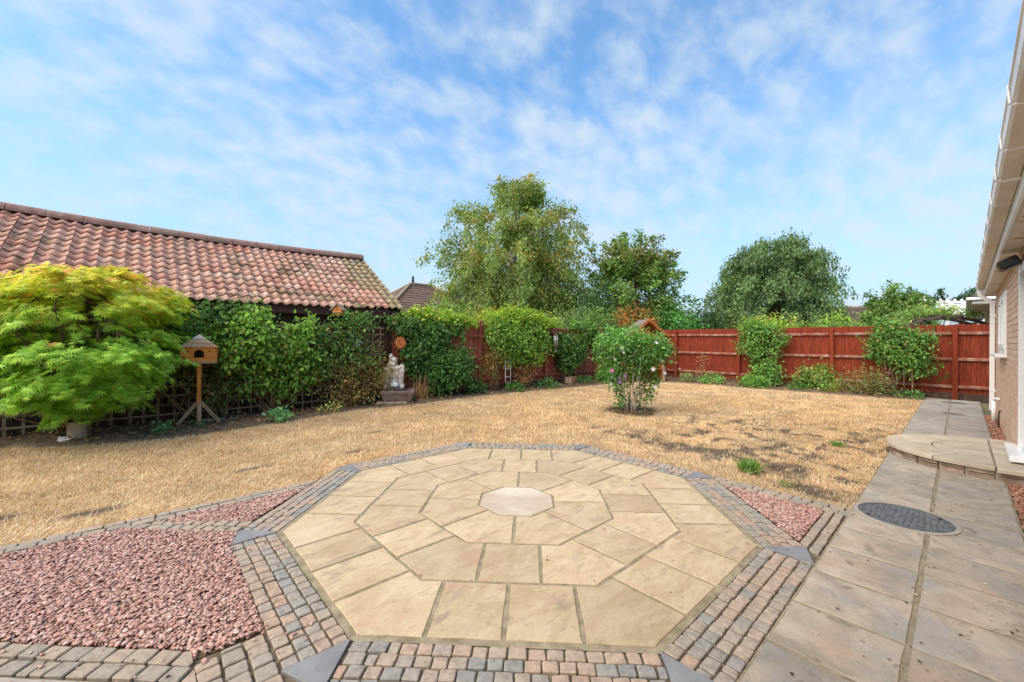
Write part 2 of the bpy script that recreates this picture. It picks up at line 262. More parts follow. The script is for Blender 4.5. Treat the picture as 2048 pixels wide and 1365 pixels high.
class MB:
    def __init__(s): s.V = []; s.F = []; s.sm = []
    def add(s, V, F, smooth=False):
        b = len(s.V); s.V += [tuple(v) for v in V]; s.F += [tuple(i + b for i in f) for f in F]; s.sm += [smooth] * len(F); return s
    def box(s, c, d, rot=None, bev=0.0):
        hx, hy, hz = d[0] / 2, d[1] / 2, d[2] / 2
        if bev <= 0:
            V = [(x * hx, y * hy, z * hz) for x in (-1, 1) for y in (-1, 1) for z in (-1, 1)]
            F = [(0, 1, 3, 2), (4, 6, 7, 5), (0, 4, 5, 1), (2, 3, 7, 6), (0, 2, 6, 4), (1, 5, 7, 3)]
        else:
            b = min(bev, hx * .9, hy * .9, hz * .9); V = []; F = []
            idx = {}
            for x in (-1, 1):
                for y in (-1, 1):
                    for z in (-1, 1):
                        for a in range(3):
                            p = [x * (hx - b), y * (hy - b), z * (hz - b)]; p[a] = (x, y, z)[a] * (hx, hy, hz)[a]
                            idx[x, y, z, a] = len(V); V.append(tuple(p))
            for sgn in (-1, 1):
                for a in range(3):
                    u, w = [i for i in range(3) if i != a]; q = []
                    for su, sw in ((-1, -1), (1, -1), (1, 1), (-1, 1)):
                        k = [0, 0, 0]; k[a] = sgn; k[u] = su; k[w] = sw; q.append(idx[k[0], k[1], k[2], a])
                    F.append(tuple(q) if (sgn > 0) == (a != 1) else tuple(q[::-1]))
            for a in range(3):
                u, w = [i for i in range(3) if i != a]
                for su in (-1, 1):
                    for sw in (-1, 1):
                        def kk(sa, which):
                            k = [0, 0, 0]; k[a] = sa; k[u] = su; k[w] = sw; return idx[k[0], k[1], k[2], which]
                        F.append((kk(-1, u), kk(1, u), kk(1, w), kk(-1, w)))
            for x in (-1, 1):
                for y in (-1, 1):
                    for z in (-1, 1): F.append((idx[x, y, z, 0], idx[x, y, z, 1], idx[x, y, z, 2]))
        Mx = rot if rot is not None else Matrix.Identity(3)
        return s.add([Vector(c) + Mx @ Vector(v) for v in V], F)
    def beam(s, p, q, w, t, up=(0, 0, 1), bev=0.0):
        """box from p to q, w wide across, t thick along up"""
        p, q = Vector(p), Vector(q); x = (q - p); L = x.length; x.normalize(); y = Vector(up).cross(x)
        if y.length < 1e-4: y = Vector((0, 1, 0)).cross(x)
        y.normalize(); z = x.cross(y)
        return s.box((p + q) / 2, (L, w, t), Matrix((x, y, z)).transposed(), bev)
    def tube(s, pts, rad, n=8, cap=True, smooth=True):
        pts = [Vector(p) for p in pts]; rr = rad if hasattr(rad, '__len__') else [rad] * len(pts)
        V = []; F = []; prev = None
        for i, p in enumerate(pts):
            d = (pts[min(i + 1, len(pts) - 1)] - pts[max(i - 1, 0)]).normalized()
            a = Vector((0, 0, 1)) if abs(d.z) < .9 else Vector((1, 0, 0))
            if prev is not None: a = prev
            y = d.cross(a); y = y.normalized() if y.length > 1e-6 else Vector((1, 0, 0)); z = y.cross(d); prev = z
            for j in range(n):
                t = 2 * math.pi * j / n; V.append(p + (y * math.cos(t) + z * math.sin(t)) * rr[i])
        for i in range(len(pts) - 1):
            for j in range(n): F.append((i * n + j, i * n + (j + 1) % n, (i + 1) * n + (j + 1) % n, (i + 1) * n + j))
        if cap: F += [tuple(range(n))[::-1], tuple(range((len(pts) - 1) * n, len(pts) * n))]
        return s.add(V, F, smooth)
    def lathe(s, prof, n=20, c=(0, 0, 0), ang=2 * math.pi, smooth=True):
        V = [(c[0] + r * math.cos(2 * math.pi * j / n), c[1] + r * math.sin(2 * math.pi * j / n), c[2] + z) for r, z in prof for j in range(n)]
        F = [(i * n + j, i * n + (j + 1) % n, (i + 1) * n + (j + 1) % n, (i + 1) * n + j) for i in range(len(prof) - 1) for j in range(n)]
        F += [tuple(range(n))[::-1], tuple(range((len(prof) - 1) * n, len(prof) * n))]
        return s.add(V, F, smooth)
    def prism(s, poly, z0, z1):
        n = len(poly); V = [(x, y, z0) for x, y in poly] + [(x, y, z1) for x, y in poly]
        F = [tuple(range(n))[::-1], tuple(range(n, 2 * n))] + [(i, (i + 1) % n, n + (i + 1) % n, n + i) for i in range(n)]
        return s.add(V, F)
    def extr(s, prof, o, ax, ay, az, L):
        """profile (u,v) in axes ax, ay from origin o, extruded L along az"""
        o, ax, ay, az = map(Vector, (o, ax, ay, az)); n = len(prof)
        V = [o + ax * u + ay * v for u, v in prof] + [o + ax * u + ay * v + az * L for u, v in prof]
        F = [tuple(range(n)), tuple(range(n, 2 * n))[::-1]] + [(i, n + i, n + (i + 1) % n, (i + 1) % n) for i in range(n)]
        return s.add(V, F)
    def sphere(s, c, r, nu=12, nv=8, sc=(1, 1, 1), smooth=True):
        V = [(c[0], c[1], c[2] + r * sc[2])]
        for i in range(1, nv):
            p = math.pi * i / nv
            for j in range(nu):
                t = 2 * math.pi * j / nu; V.append((c[0] + r * sc[0] * math.sin(p) * math.cos(t), c[1] + r * sc[1] * math.sin(p) * math.sin(t), c[2] + r * sc[2] * math.cos(p)))
        V.append((c[0], c[1], c[2] - r * sc[2])); F = []
        for j in range(nu): F.append((0, 1 + j, 1 + (j + 1) % nu)); F.append((len(V) - 1, 1 + (nv - 2) * nu + (j + 1) % nu, 1 + (nv - 2) * nu + j))
        for i in range(nv - 2):
            for j in range(nu): F.append((1 + i * nu + j, 1 + (i + 1) * nu + j, 1 + (i + 1) * nu + (j + 1) % nu, 1 + i * nu + (j + 1) % nu))
        return s.add(V, F, smooth)
    def mesh(s, name, attrs=None):
        me = make_mesh(name, s.V, s.F, attrs)
        me.polygons.foreach_set('use_smooth', s.sm); return me
    def build(s, name, mat, parent=None, loc=None, rz=0.0, attrs=None):
        return obj(name, s.mesh(name, attrs), mat, parent, loc, rz)

def vnoise(x, y, sc, seed=0):
    x = np.asarray(x) * sc; y = np.asarray(y) * sc
    xi = np.floor(x).astype(np.int64); yi = np.floor(y).astype(np.int64); fx = x - xi; fy = y - yi
    fx = fx * fx * (3 - 2 * fx); fy = fy * fy * (3 - 2 * fy)
    def h(a, b):
        n = (a * 374761393 + b * 668265263 + seed * 1442695041) & 0xffffffff
        n = ((n ^ (n >> 13)) * 1274126177) & 0xffffffff
        return ((n ^ (n >> 16)) & 0xffff) / 65535.0
    return (h(xi, yi) * (1 - fx) + h(xi + 1, yi) * fx) * (1 - fy) + (h(xi, yi + 1) * (1 - fx) + h(xi + 1, yi + 1) * fx) * fy
def fbm(x, y, sc, seed=0): return .55 * vnoise(x, y, sc, seed) + .29 * vnoise(x, y, sc * 2.1, seed + 7) + .16 * vnoise(x, y, sc * 4.3, seed + 13)
def clip(poly, hp):
    """clip polygon by half planes (a,b,c): keep a*x+b*y<=c"""
    for a, b, c in hp:
        out = []
        for i in range(len(poly)):
            p, q = poly[i], poly[(i + 1) % len(poly)]
            dp, dq = a * p[0] + b * p[1] - c, a * q[0] + b * q[1] - c
            if dp <= 0: out.append(p)
            if (dp < 0 < dq) or (dq < 0 < dp):
                t = dp / (dp - dq); out.append((p[0] + (q[0] - p[0]) * t, p[1] + (q[1] - p[1]) * t))
        poly = out
        if len(poly) < 3: return []
    return poly
def area(p): return .5 * sum(p[i][0] * p[(i + 1) % len(p)][1] - p[(i + 1) % len(p)][0] * p[i][1] for i in range(len(p)))
def inset(poly, d):
    """inset a convex CCW polygon"""
    hp = []
    for i in range(len(poly)):
        p, q = poly[i], poly[(i + 1) % len(poly)]; ex, ey = q[0] - p[0], q[1] - p[1]; L = math.hypot(ex, ey)
        if L < 1e-6: continue
        nx, ny = ey / L, -ex / L; hp.append((nx, ny, nx * p[0] + ny * p[1] - d))
    return clip(list(poly), hp)
def clean(poly, d=0.004):
    out = []
    for p in poly:
        if not out or math.hypot(p[0] - out[-1][0], p[1] - out[-1][1]) > d: out.append(p)
    while len(out) > 1 and math.hypot(out[0][0] - out[-1][0], out[0][1] - out[-1][1]) <= d: out.pop()
    return out
def chamfer(poly, d):
    out = []
    n = len(poly)
    for i in range(n):
        p, a, b = poly[i], poly[i - 1], poly[(i + 1) % n]
        for q in (a, b):
            L = math.hypot(q[0] - p[0], q[1] - p[1]); t = min(d / L, .4); out.append((p[0] + (q[0] - p[0]) * t, p[1] + (q[1] - p[1]) * t))
    return out
def sett(poly, rnd, z=0.0, h=0.035, cham=0.005, bev=0.0045, dome=0.001):
    """a tumbled sett: rounded outline, bevelled, slightly domed. returns V (about own centroid), F, centroid"""
    pl = chamfer(poly, cham); n = len(pl)
    cx = sum(p[0] for p in pl) / n; cy = sum(p[1] for p in pl) / n
    R0 = max(math.hypot(p[0] - cx, p[1] - cy) for p in pl); k = max(.3, 1 - bev / R0 * 1.25)
    tx, ty = rnd.uniform(-.03, .03), rnd.uniform(-.03, .03)
    V = [(x - cx, y - cy, z - h) for x, y in pl] + [(x - cx, y - cy, z - bev * .9 + (x - cx) * tx + (y - cy) * ty) for x, y in pl]
    V += [((x - cx) * k, (y - cy) * k, z + (x - cx) * tx + (y - cy) * ty + rnd.uniform(-.001, .001)) for x, y in pl] + [(0, 0, z + dome)]
    F = []
    for i in range(n):
        j = (i + 1) % n
        F += [(i, j, n + j, n + i), (n + i, n + j, 2 * n + j, 2 * n + i), (2 * n + i, 2 * n + j, 3 * n)]
    return V, F, (cx, cy)
def slab(poly, rnd, z=0.0, h=0.04, bev=0.0028, wob=0.005, step=0.07, tilt=0.003):
    """riven paving slab with wavering arrises"""
    pts = []
    n = len(poly)
    for i in range(n):
        p, q = poly[i], poly[(i + 1) % n]; L = math.hypot(q[0] - p[0], q[1] - p[1]); m = max(1, int(L / step)); nx, ny = -(q[1] - p[1]) / L, (q[0] - p[0]) / L
        for a in range(m):
            t = a / m; w = 0 if a == 0 else rnd.uniform(0, wob); pts.append((p[0] + (q[0] - p[0]) * t + nx * w, p[1] + (q[1] - p[1]) * t + ny * w))
    n = len(pts); cx = sum(p[0] for p in pts) / n; cy = sum(p[1] for p in pts) / n
    tx, ty = rnd.uniform(-tilt, tilt), rnd.uniform(-tilt, tilt)
    V = [(x - cx, y - cy, z - h) for x, y in pts]
    V += [(x - cx, y - cy, z - bev + (x - cx) * tx + (y - cy) * ty) for x, y in pts]
    R0 = max(math.hypot(p[0] - cx, p[1] - cy) for p in pts); k = 1 - bev / R0 * 1.4
    V += [((x - cx) * k, (y - cy) * k, z + (x - cx) * tx + (y - cy) * ty) for x, y in pts] + [(0, 0, z + rnd.uniform(0, .002))]
    F = []
    for i in range(n):
        j = (i + 1) % n
        F += [(i, j, n + j, n + i), (n + i, n + j, 2 * n + j, 2 * n + i), (2 * n + i, 2 * n + j, 3 * n)]
    return V, F, (cx, cy)
def flat(name, poly, z, mat, parent=None):
    me = make_mesh(name, [(x, y, z) for x, y in poly], [tuple(range(len(poly)))])
    return struct(name, me, mat, parent)
CH, SH = math.cos(HEAD), math.sin(HEAD)
def depth(x, y): return x * CH + y * SH
def inframe(x, y, z=0.0, mg=1.15):
    d = depth(x, y)
    if d < .2: return False
    return abs((x * SH - y * CH) / d) < 1.26 * mg and abs((1.35 - z) / d) < .84 * mg

# ------------------------------------------------------------------ leaves
def tmpl(kind):
    if kind == 'diamond':
        return np.array([(0, 0, 0), (.45, .30, .06), (1, 0, -.05), (.45, -.30, .06)]), [(0, 2, 1), (0, 3, 2)]
    if kind == 'oval':
        return np.array([(0, 0, 0), (.30, .27, .07), (.68, .24, .04), (1, 0, -.12), (.68, -.24, .04), (.30, -.27, .07)]), [(0, 3, 2), (0, 2, 1), (0, 5, 4), (0, 4, 3)]
    if kind == 'ivy':
        return np.array([(0, 0, 0), (-.05, .35, .03), (.35, .50, 0), (.55, .25, .05), (1, 0, -.10), (.55, -.25, .05), (.35, -.5, 0), (-.05, -.35, .03)]), \
            [(0, 2, 1), (0, 3, 2), (0, 4, 3), (0, 5, 4), (0, 6, 5), (0, 7, 6)]
    if kind == 'maple':
        V = [(0, 0, 0)]; tips = [(-105, .55), (-62, .85), (-28, .98), (0, 1.1), (28, .98), (62, .85), (105, .55)]
        for i, (a, l) in enumerate(tips):
            if i: am = (a + tips[i - 1][0]) / 2; V.append((.30 * math.cos(R(am)), .30 * math.sin(R(am)), .03))
            V.append((l * math.cos(R(a)), l * math.sin(R(a)), -.16 * l * l))
        F = []
        n = len(V)
        for i in range(1, n - 1): F.append((0, i, i + 1))
        return np.array(V), F
    if kind == 'blade':
        return np.array([(0, .5, 0), (0, -.5, 0), (.55, .38, .12), (.55, -.38, .12), (1, 0, .05)]), [(0, 1, 3), (0, 3, 2), (2, 3, 4)]
    if kind == 'needle':
        return np.array([(0, .07, 0), (0, -.07, 0), (1, 0, 0)]), [(0, 1, 2)]
TM = {k: tmpl(k) for k in ('diamond', 'oval', 'ivy', 'maple', 'blade', 'needle')}
def unit(a): return a / np.maximum(np.linalg.norm(a, axis=1, keepdims=True), 1e-9)
def leaf_mesh(name, P, D, N, size, kind, col, wide=1.0):
    """P points, D leaf axis, N leaf normal, size (n,), col (n,3)"""
    T, F = TM[kind]; n = len(P); D = unit(D); Y = unit(np.cross(N, D)); Z = np.cross(D, Y)
    s = np.asarray(size)[:, None, None]; T = T * np.array([1, wide, 1])
    V = P[:, None, :] + s * (T[None, :, 0:1] * D[:, None, :] + T[None, :, 1:2] * Y[:, None, :] + T[None, :, 2:3] * Z[:, None, :])
    k = len(T); F = np.array(F)
    FF = (F[None] + (np.arange(n) * k)[:, None, None]).reshape(-1, 3)
    return fast_mesh(name, V.reshape(-1, 3), FF, np.repeat(col, k, axis=0))
def pal(rg, n, cols, w=None, jit=.16):
    cols = np.array(cols, float); i = rg.choice(len(cols), n, p=None if w is None else np.array(w) / sum(w)); c = cols[i]
    return np.clip(c * (1 + rg.normal(0, jit, (n, 1))) * (1 + rg.normal(0, jit * .4, (n, 3))), .004, .9)
def blob_pts(rg, ells, n, clump=16, cr=.12, shell=.55):
    """clumped points through a set of ellipsoids (cx,cy,cz,rx,ry,rz[,w])"""
    ells = np.array([tuple(e) + ((1.0,) if len(e) == 6 else ()) for e in ells], float)
    w = ells[:, 6] * (ells[:, 3] * ells[:, 4] * ells[:, 5]) ** (2 / 3); w /= w.sum()
    nc = max(3, n // clump); ei = rg.choice(len(ells), nc, p=w); E = ells[ei]
    u = unit(rg.normal(size=(nc, 3))); r = rg.random(nc) ** (1 / 3) * (1 - shell) + shell * (1 - .25 * rg.random(nc) ** 2)
    C = E[:, :3] + u * r[:, None] * E[:, 3:6]
    ci = rg.integers(0, nc, n); P = C[ci] + rg.normal(size=(n, 3)) * cr
    out = unit((P - E[ci, :3]) / E[ci, 3:6] ** 2 + 1e-6)
    return P, out, ci, C
def foliage(name, ells, n, size, kind, cols, w=None, seed=1, clump=16, cr=.12, shell=.55, up=.6, droop=.5, outw=.7, mat='leaf', parent=None, wide=1.0, zmin=.02, colf=None, jit=.16, keep=None):
    rg = np.random.default_rng(seed)
    P, out, ci, C = blob_pts(rg, ells, n, clump, cr, shell)
    k = P[:, 2] > zmin
    if keep is not None: k &= keep(P)
    P, out, ci = P[k], out[k], ci[k]; n = len(P)
    N = out * outw + np.array([0, 0, up]) + rg.normal(size=(n, 3)) * .45
    D = out * .6 + rg.normal(size=(n, 3)) * .6 + np.array([0, 0, -droop])
    c = pal(rg, n, cols, w, jit); ctone = 1 + rg.normal(0, .14, (len(C), 1)); c = np.clip(c * ctone[ci], .004, .9)
    if colf is not None: c = colf(P, c, rg)
    sz = size * (0.65 + .7 * rg.random(n))
    me = leaf_mesh(name, P, D, N, sz, kind, c, wide)
    return obj(name, me, mat, parent)
def limb(mb, p, q, r0, r1, rnd, sag=0.0, n=5, sides=6, wob=.06):
    p, q = Vector(p), Vector(q); L = (q - p).length; pts = []; rr = []
    for i in range(n + 1):
        t = i / n; v = p.lerp(q, t); v.z += sag * math.sin(math.pi * t) * L
        if 0 < i < n: v += Vector((rnd.uniform(-1, 1), rnd.uniform(-1, 1), rnd.uniform(-.5, .5))) * wob * L * .5
        pts.append(v); rr.append(r0 + (r1 - r0) * t)
    mb.tube(pts, rr, sides)
    return pts

# ================================================================== THE SETTING
OX, OY = 2.365, 2.534                       # centre of the octagon patio
A_IN, A_OUT = 1.662, 1.935                  # apothems of the sett border
def octa(Rc, off=0.0): return [(OX + Rc * math.cos(R(22.5 + 45 * k)), OY + Rc * math.sin(R(22.5 + 45 * k))) for k in range(8)]
ground = flat('ground', [(-900, -900), (1500, -900), (1500, 1500), (-900, 1500)], -0.06, 'field')

# lawn sheet with bare patches
patches = [(5.35, 3.9, .18, .10), (5.31, 3.6, .22, .12), (5.27, 3.2, .2, .16), (5.24, 2.85, .24, .18), (5.2, 2.5, .26, .22), (5.27, 2.15, .24, .26), (5.32, 1.92, .2, .2),
           (7.12, 4.33, .62, .62), (4.62, .95, .16, .3), (4.5, .75, .12, .2), (5.2, 1.28, .22, .22), (6.3, 1.6, .18, .1), (6.0, 1.15, .12, .1), (9.2, .85, .14, .12),
           (0.9, 5.05, .30, .07), (1.9, 5.0, .12, .06), (-.9, 4.9, .35, .1), (-.3, 4.6, .2, .08), (8.6, .9, .2, .15), (7.6, 2.6, .2, .12), (2.6, 5.9, .15, .08), (3.7, 5.4, .12, .06)]
def soilmask(x, y):
    m = np.zeros_like(x)
    w = (fbm(x, y, 3.0, 3) - .5) * .9
    for px, py, rx, ry in patches:
        d = np.sqrt(((x - px) / rx) ** 2 + ((y - py) / ry) ** 2) + w
        m = np.maximum(m, np.clip((1.15 - d) / .45, 0, 1))
    # the worn quarter near the path
    worn = np.clip((x - 4.2) / 1.0, 0, 1) * np.clip((5.2 - y) / 2.5, 0, 1) * np.clip((10.5 - x) / 3, 0, 1)
    m *= np.clip((fbm(x, y, 13.0, 51) - .20) / .20, .45, 1)
    s = fbm(x * 1.0, y * 1.0, 6.5, 21)
    m = np.maximum(m, np.clip((s - .66 + .16 * worn) / .07, 0, 1) * (.25 + .75 * worn))
    return m
gx = np.arange(-9, 14.91, .055); gy = np.arange(.30, 8.61, .055)
GX, GY = np.meshgrid(gx, gy); nx_, ny_ = len(gx), len(gy)
ii = np.arange(nx_ * ny_).reshape(ny_, nx_)
LF = np.stack([ii[:-1, :-1], ii[:-1, 1:], ii[1:, 1:], ii[1:, :-1]], -1).reshape(-1, 4)
lawn = struct('lawn', fast_mesh('lawn', np.stack([GX.ravel(), GY.ravel(), np.full(GX.size, -.022)], 1), LF, fl={'soil': soilmask(GX.ravel(), GY.ravel())}), 'lawn_ground')

# planting beds: uneven soil
LEDGE = [(-9, 8.3), (-3, 8.25), (-1.32, 8.0), (-.73, 7.62), (-.17, 7.42), (.61, 7.3), (1.11, 7.42), (1.67, 7.52), (2.35, 7.75), (3.26, 8.02), (3.72, 7.9), (4.56, 7.85), (5.74, 8.0), (6.82, 7.97), (8.25, 7.92), (9.51, 7.72), (11.07, 7.65), (12.42, 7.3), (13.23, 6.6), (13.5, 5.7), (13.45, 4.45), (13.5, 3.43), (13.62, 2.55), (13.62, 1.53), (13.8, .99), (13.95, .62)]
def bed_mesh(x0, x1, y0, y1, inside, step=.05, seed=5):
    xs = np.arange(x0, x1, step); ys = np.arange(y0, y1, step); X, Y = np.meshgrid(xs, ys); k = inside(X, Y)
    Z = .012 + .075 * (fbm(X, Y, 4.5, seed) - .42) + .05 * (fbm(X, Y, 14, seed + 3) - .5)
    Z = np.where(k > 0, np.minimum(Z, k * .6 - .02), -.05)
    n1, n2 = X.shape; I = np.arange(n1 * n2).reshape(n1, n2)
    F = np.stack([I[:-1, :-1], I[:-1, 1:], I[1:, 1:], I[1:, :-1]], -1).reshape(-1, 4)
    kv = (k.ravel() > 0); F = F[kv[F].any(axis=1)]
    me = fast_mesh('soil_bed', np.stack([X.ravel(), Y.ravel(), Z.ravel()], 1), F); me.polygons.foreach_set('use_smooth', [True] * len(F)); return me
lex = np.array([p[0] for p in LEDGE[:19]]); ley = np.array([p[1] for p in LEDGE[:19]])
rex = np.array([p[0] for p in LEDGE[18:]][::-1]); rey = np.array([p[1] for p in LEDGE[18:]][::-1])
def in_left(X, Y): return np.clip(Y - np.interp(X, lex, ley) + .05 * (fbm(X, Y, 6, 2) - .5), -1, 1)
def in_right(X, Y): return np.clip(X - np.interp(Y, rey, rex) + .05 * (fbm(X, Y, 6, 4) - .5), -1, 1)
def in_bed(X, Y): return np.where((Y > 6.6) & (X < 13.23), in_left(X, Y), np.where(X > 12.5, in_right(X, Y), -1))
struct('soil_bed', bed_mesh(-9, 13.2, 7.2, 8.78, in_left), 'soil')
struct('soil_bed', bed_mesh(13.0, 14.95, .62, 8.78, in_right, seed=9), 'soil')
# soil ring round the hibiscus
struct('soil_ring', bed_mesh(6.3, 7.95, 3.5, 5.2, lambda X, Y: np.clip(.42 + .25 * (fbm(X, Y, 5, 8) - .5) - np.hypot(X - 7.12, (Y - 4.35)), -1, 1), .035, 6), 'soil')

# ---- octagon patio of sandstone slabs
rnd = random.Random(11)
patio = flat('patio', octa(A_IN / math.cos(R(22.5)) + .004), -0.005, 'mortar')
RS = [.335, .812, 1.288, 1.773]
J = 0.0095
def rot2(p, a): return (OX + p[0] * math.cos(a) - p[1] * math.sin(a), OY + p[0] * math.sin(a) + p[1] * math.cos(a))
c22, t22 = math.cos(R(22.5)), math.tan(R(22.5))
def add_slab(poly, mat, parent, name='slab', **k):
    if area(poly) < 0: poly = poly[::-1]
    V, F, c = slab(poly, rnd, **k)
    return obj(name, make_mesh(name, V, F), mat, parent, (c[0], c[1], 0))
add_slab(inset(octa(RS[0]), J), 'sandstone_pale', patio, tilt=0, wob=.002)
def side_pieces(a0, a1, cuts, k):
    """pieces of one side k between apothems a0,a1: rectangles between the cuts; corner piece between last cut of side k and first of side k+1"""
    th = R(45 * k); out = []
    for i in range(len(cuts) - 1):
        out.append([rot2(p, th) for p in ((a0, cuts[i]), (a1, cuts[i]), (a1, cuts[i + 1]), (a0, cuts[i + 1]))])
    e = cuts[-1]; th2 = R(45 * (k + 1))
    out.append([rot2((a0, e), th), rot2((a1, e), th), rot2((a1, a1 * t22), th), rot2((a1, cuts[0]), th2), rot2((a0, cuts[0]), th2), rot2((a0, a0 * t22), th)])
    return out
for ri, cuts in ((1, [0.0]), (2, [-.182, .182]), (3, [-.365, 0.0, .365])):
    a0, a1 = RS[ri - 1] * c22, RS[ri] * c22
    for k in range(8):
        js = [c + rnd.uniform(-.012, .012) for c in cuts] if ri > 1 else cuts
        for pc in side_pieces(a0, a1, cuts, k):
            if len(pc) == 4: add_slab(inset(pc, J * rnd.uniform(.8, 1.2)), 'sandstone', patio)
            else:
                # corner pieces are concave towards the centre: offset every corner by hand
                q = []
                cx = sum(p[0] for p in pc) / 6; cy = sum(p[1] for p in pc) / 6
                n = len(pc)
                for i in range(n):
                    p, a, b = pc[i], pc[i - 1], pc[(i + 1) % n]
                    def nrm(u, v): L = math.hypot(v[0] - u[0], v[1] - u[1]); return (-(v[1] - u[1]) / L, (v[0] - u[0]) / L)
                    n1v, n2v = nrm(a, p), nrm(p, b); bx, by = n1v[0] + n2v[0], n1v[1] + n2v[1]; dd = 1 + n1v[0] * n2v[0] + n1v[1] * n2v[1]
                    q.append((p[0] + bx / dd * J, p[1] + by / dd * J))
                add_slab(q, 'sandstone', patio)
# ---- slate wedges at the corners and the sett border
border = flat('sett_border', octa(A_OUT / c22 + .01), -0.0115, 'joint_soil')
cents = []
for k in range(8):
    a = R(22.5 + 45 * k); ca, sa = math.cos(a), math.sin(a)
    tri = [(1.800, 0), (2.052, -.118), (2.052, .118)]
    add_slab([(OX + u * ca - v * sa, OY + u * sa + v * ca) for u, v in tri], 'slate', border, 'slate_wedge', z=.004, wob=.0006, bev=.003, tilt=0)
SETTS = []                                   # (poly, rnd number, z)
def strip(o, d, nrm_, s0, s1, rows, L, hp, stag=.5, seed=0, buff=False, skew=0.0, dst=None):
    """rows of setts; o origin, d along, nrm_ across; rows = list of (t0,t1)"""
    rr = random.Random(seed); dst = SETTS if dst is None else dst
    for ri, (t0, t1) in enumerate(rows):
        s = s0 - L * (rr.random() if stag else .0) ; run = rr.random()
        while s < s1:
            l = L * rr.uniform(.86, 1.14)
            if rr.random() < .07: l *= .62
            g = .004
            P = []
            for (ss, tt) in ((s + g, t0 + g), (s + l - g, t0 + g), (s + l - g, t1 - g), (s + g, t1 - g)):
                ss += skew * (tt - t0) + rr.uniform(-.003, .003); tt += rr.uniform(-.003, .003)
                P.append((o[0] + d[0] * ss + nrm_[0] * tt, o[1] + d[1] * ss + nrm_[1] * tt))
            if area(P) < 0: P = P[::-1]
            c = clean(clip(P, hp))
            if len(c) >= 3 and abs(area(c)) > .0009:
                if rr.random() < .35: run = rr.random()
                dst.append((c, (run + rr.uniform(-.08, .08)) % 1.0 if not buff else rr.random(), rr.uniform(-.003, .003)))
            s += l
rowsO = [(A_IN + .004 + i * .0675, A_IN + .004 + (i + 1) * .0675) for i in range(4)]
for k in range(8):
    th = R(45 * k); nv = (math.cos(th), math.sin(th)); d = (-nv[1], nv[0]); hp = []
    for sg in (-1, 1):                        # slate wedge edges cut the ends of the strip
        a = th + sg * R(22.5); ca, sa = math.cos(a), math.sin(a)
        p0 = (OX + 1.792 * ca, OY + 1.792 * sa); v = -sg * .128
        p1 = (OX + 2.056 * ca - v * sa, OY + 2.056 * sa + v * ca)
        ex, ey = p1[0] - p0[0], p1[1] - p0[1]; nn = (ey, -ex)
        mid = (OX + 1.8 * nv[0], OY + 1.8 * nv[1])
        if nn[0] * (mid[0] - p0[0]) + nn[1] * (mid[1] - p0[1]) > 0: nn = (-nn[0], -nn[1])
        hp.append((nn[0], nn[1], nn[0] * p0[0] + nn[1] * p0[1]))
        # and stop at the inner octagon corner's bisector
    strip((OX, OY), d, nv, -.86, .86, rowsO, .080, hp, seed=100 + k)
def setts_build(parent, setts, mat, name='sett', limit=300):
    def key(s):
        c = s[0]; x = sum(p[0] for p in c) / len(c); y = sum(p[1] for p in c) / len(c); d = max(.3, depth(x, y))
        return -abs(area(c)) / d ** 3 if inframe(x, y) else 1.0
    ss = sorted(setts, key=key); rr = random.Random(3); BV, BF, BA = [], [], []
    for i, (c, rv, dz) in enumerate(ss):
        if area(c) < 0: c = c[::-1]
        V, F, ce = sett(c, rr, z=dz)
        if i < limit:
            me = make_mesh(name, V, F, {'rnd': [rv] * len(V)}); obj(name, me, mat, parent, (ce[0], ce[1], 0))
        else:
            b = len(BV); BV += [(x + ce[0], y + ce[1], z) for x, y, z in V]; BF += [tuple(q + b for q in f) for f in F]; BA += [rv] * len(V)
    if BV:
        o = obj('far_setts', make_mesh('far_setts', BV, BF, {'rnd': BA}), mat, parent); o['kind'] = 'stuff'
setts_build(border, SETTS, 'cobble')
# ---- edging of the gravel beds
EDG = []
s2 = math.sqrt(.5)
def sumline(c, sg=1): return (sg * s2, sg * s2, sg * c * s2)          # x+y<=c  (sg=-1: >=)
out135 = (s2, -s2, s2 * (OX - OY) - A_OUT - .006)                     # outside of the 135 degree side: x-y <= ..
out180 = (1, 0, OX - A_OUT - .006)
out315 = (-s2, s2, -s2 * (OX - OY) - A_OUT - .006)
out270 = (0, 1, OY - A_OUT)
wedge_cut = (math.cos(R(157.5)), math.sin(R(157.5)), 0)
def wcut(k):                                                            # outside the slate wedge base at corner k (degrees)
    a = R(k); ca, sa = math.cos(a), math.sin(a); return (-ca, -sa, -(OX * ca + OY * sa + 2.06))
rows2 = [(0, .078), (.083, .161)]
# along the lawn, left:  y 4.02..4.19
strip((0, 4.03), (1, 0), (0, 1), -5.0, 1.6, rows2, .135, [out135], seed=5, buff=True, dst=EDG)
# diagonal wing from the left slate to the lawn edging
strip((.5, 3.42), (-s2, s2), (s2, s2), -.10, 1.1, rows2, .088, [(0, 1, 4.027), out135], seed=6, buff=True, dst=EDG)
# near edging:  x+y 2.16..2.40
strip((.30, 1.87), (-s2, s2), (s2, s2), .0, 6.0, [(0, .08), (.085, .165)], .098, [(1, 0, .163), out180], seed=7, buff=True, dst=EDG)
# block of setts beside the left border
for i in range(3):
    strip((.425 - .088 * (i + 1), 1.68), (0, 1), (1, 0), 0.0, .50, [(0, .084)], .080, [out180, sumline(2.163, -1), (0, 1, 2.17 - .02 * i)], seed=20 + i, buff=True, dst=EDG)
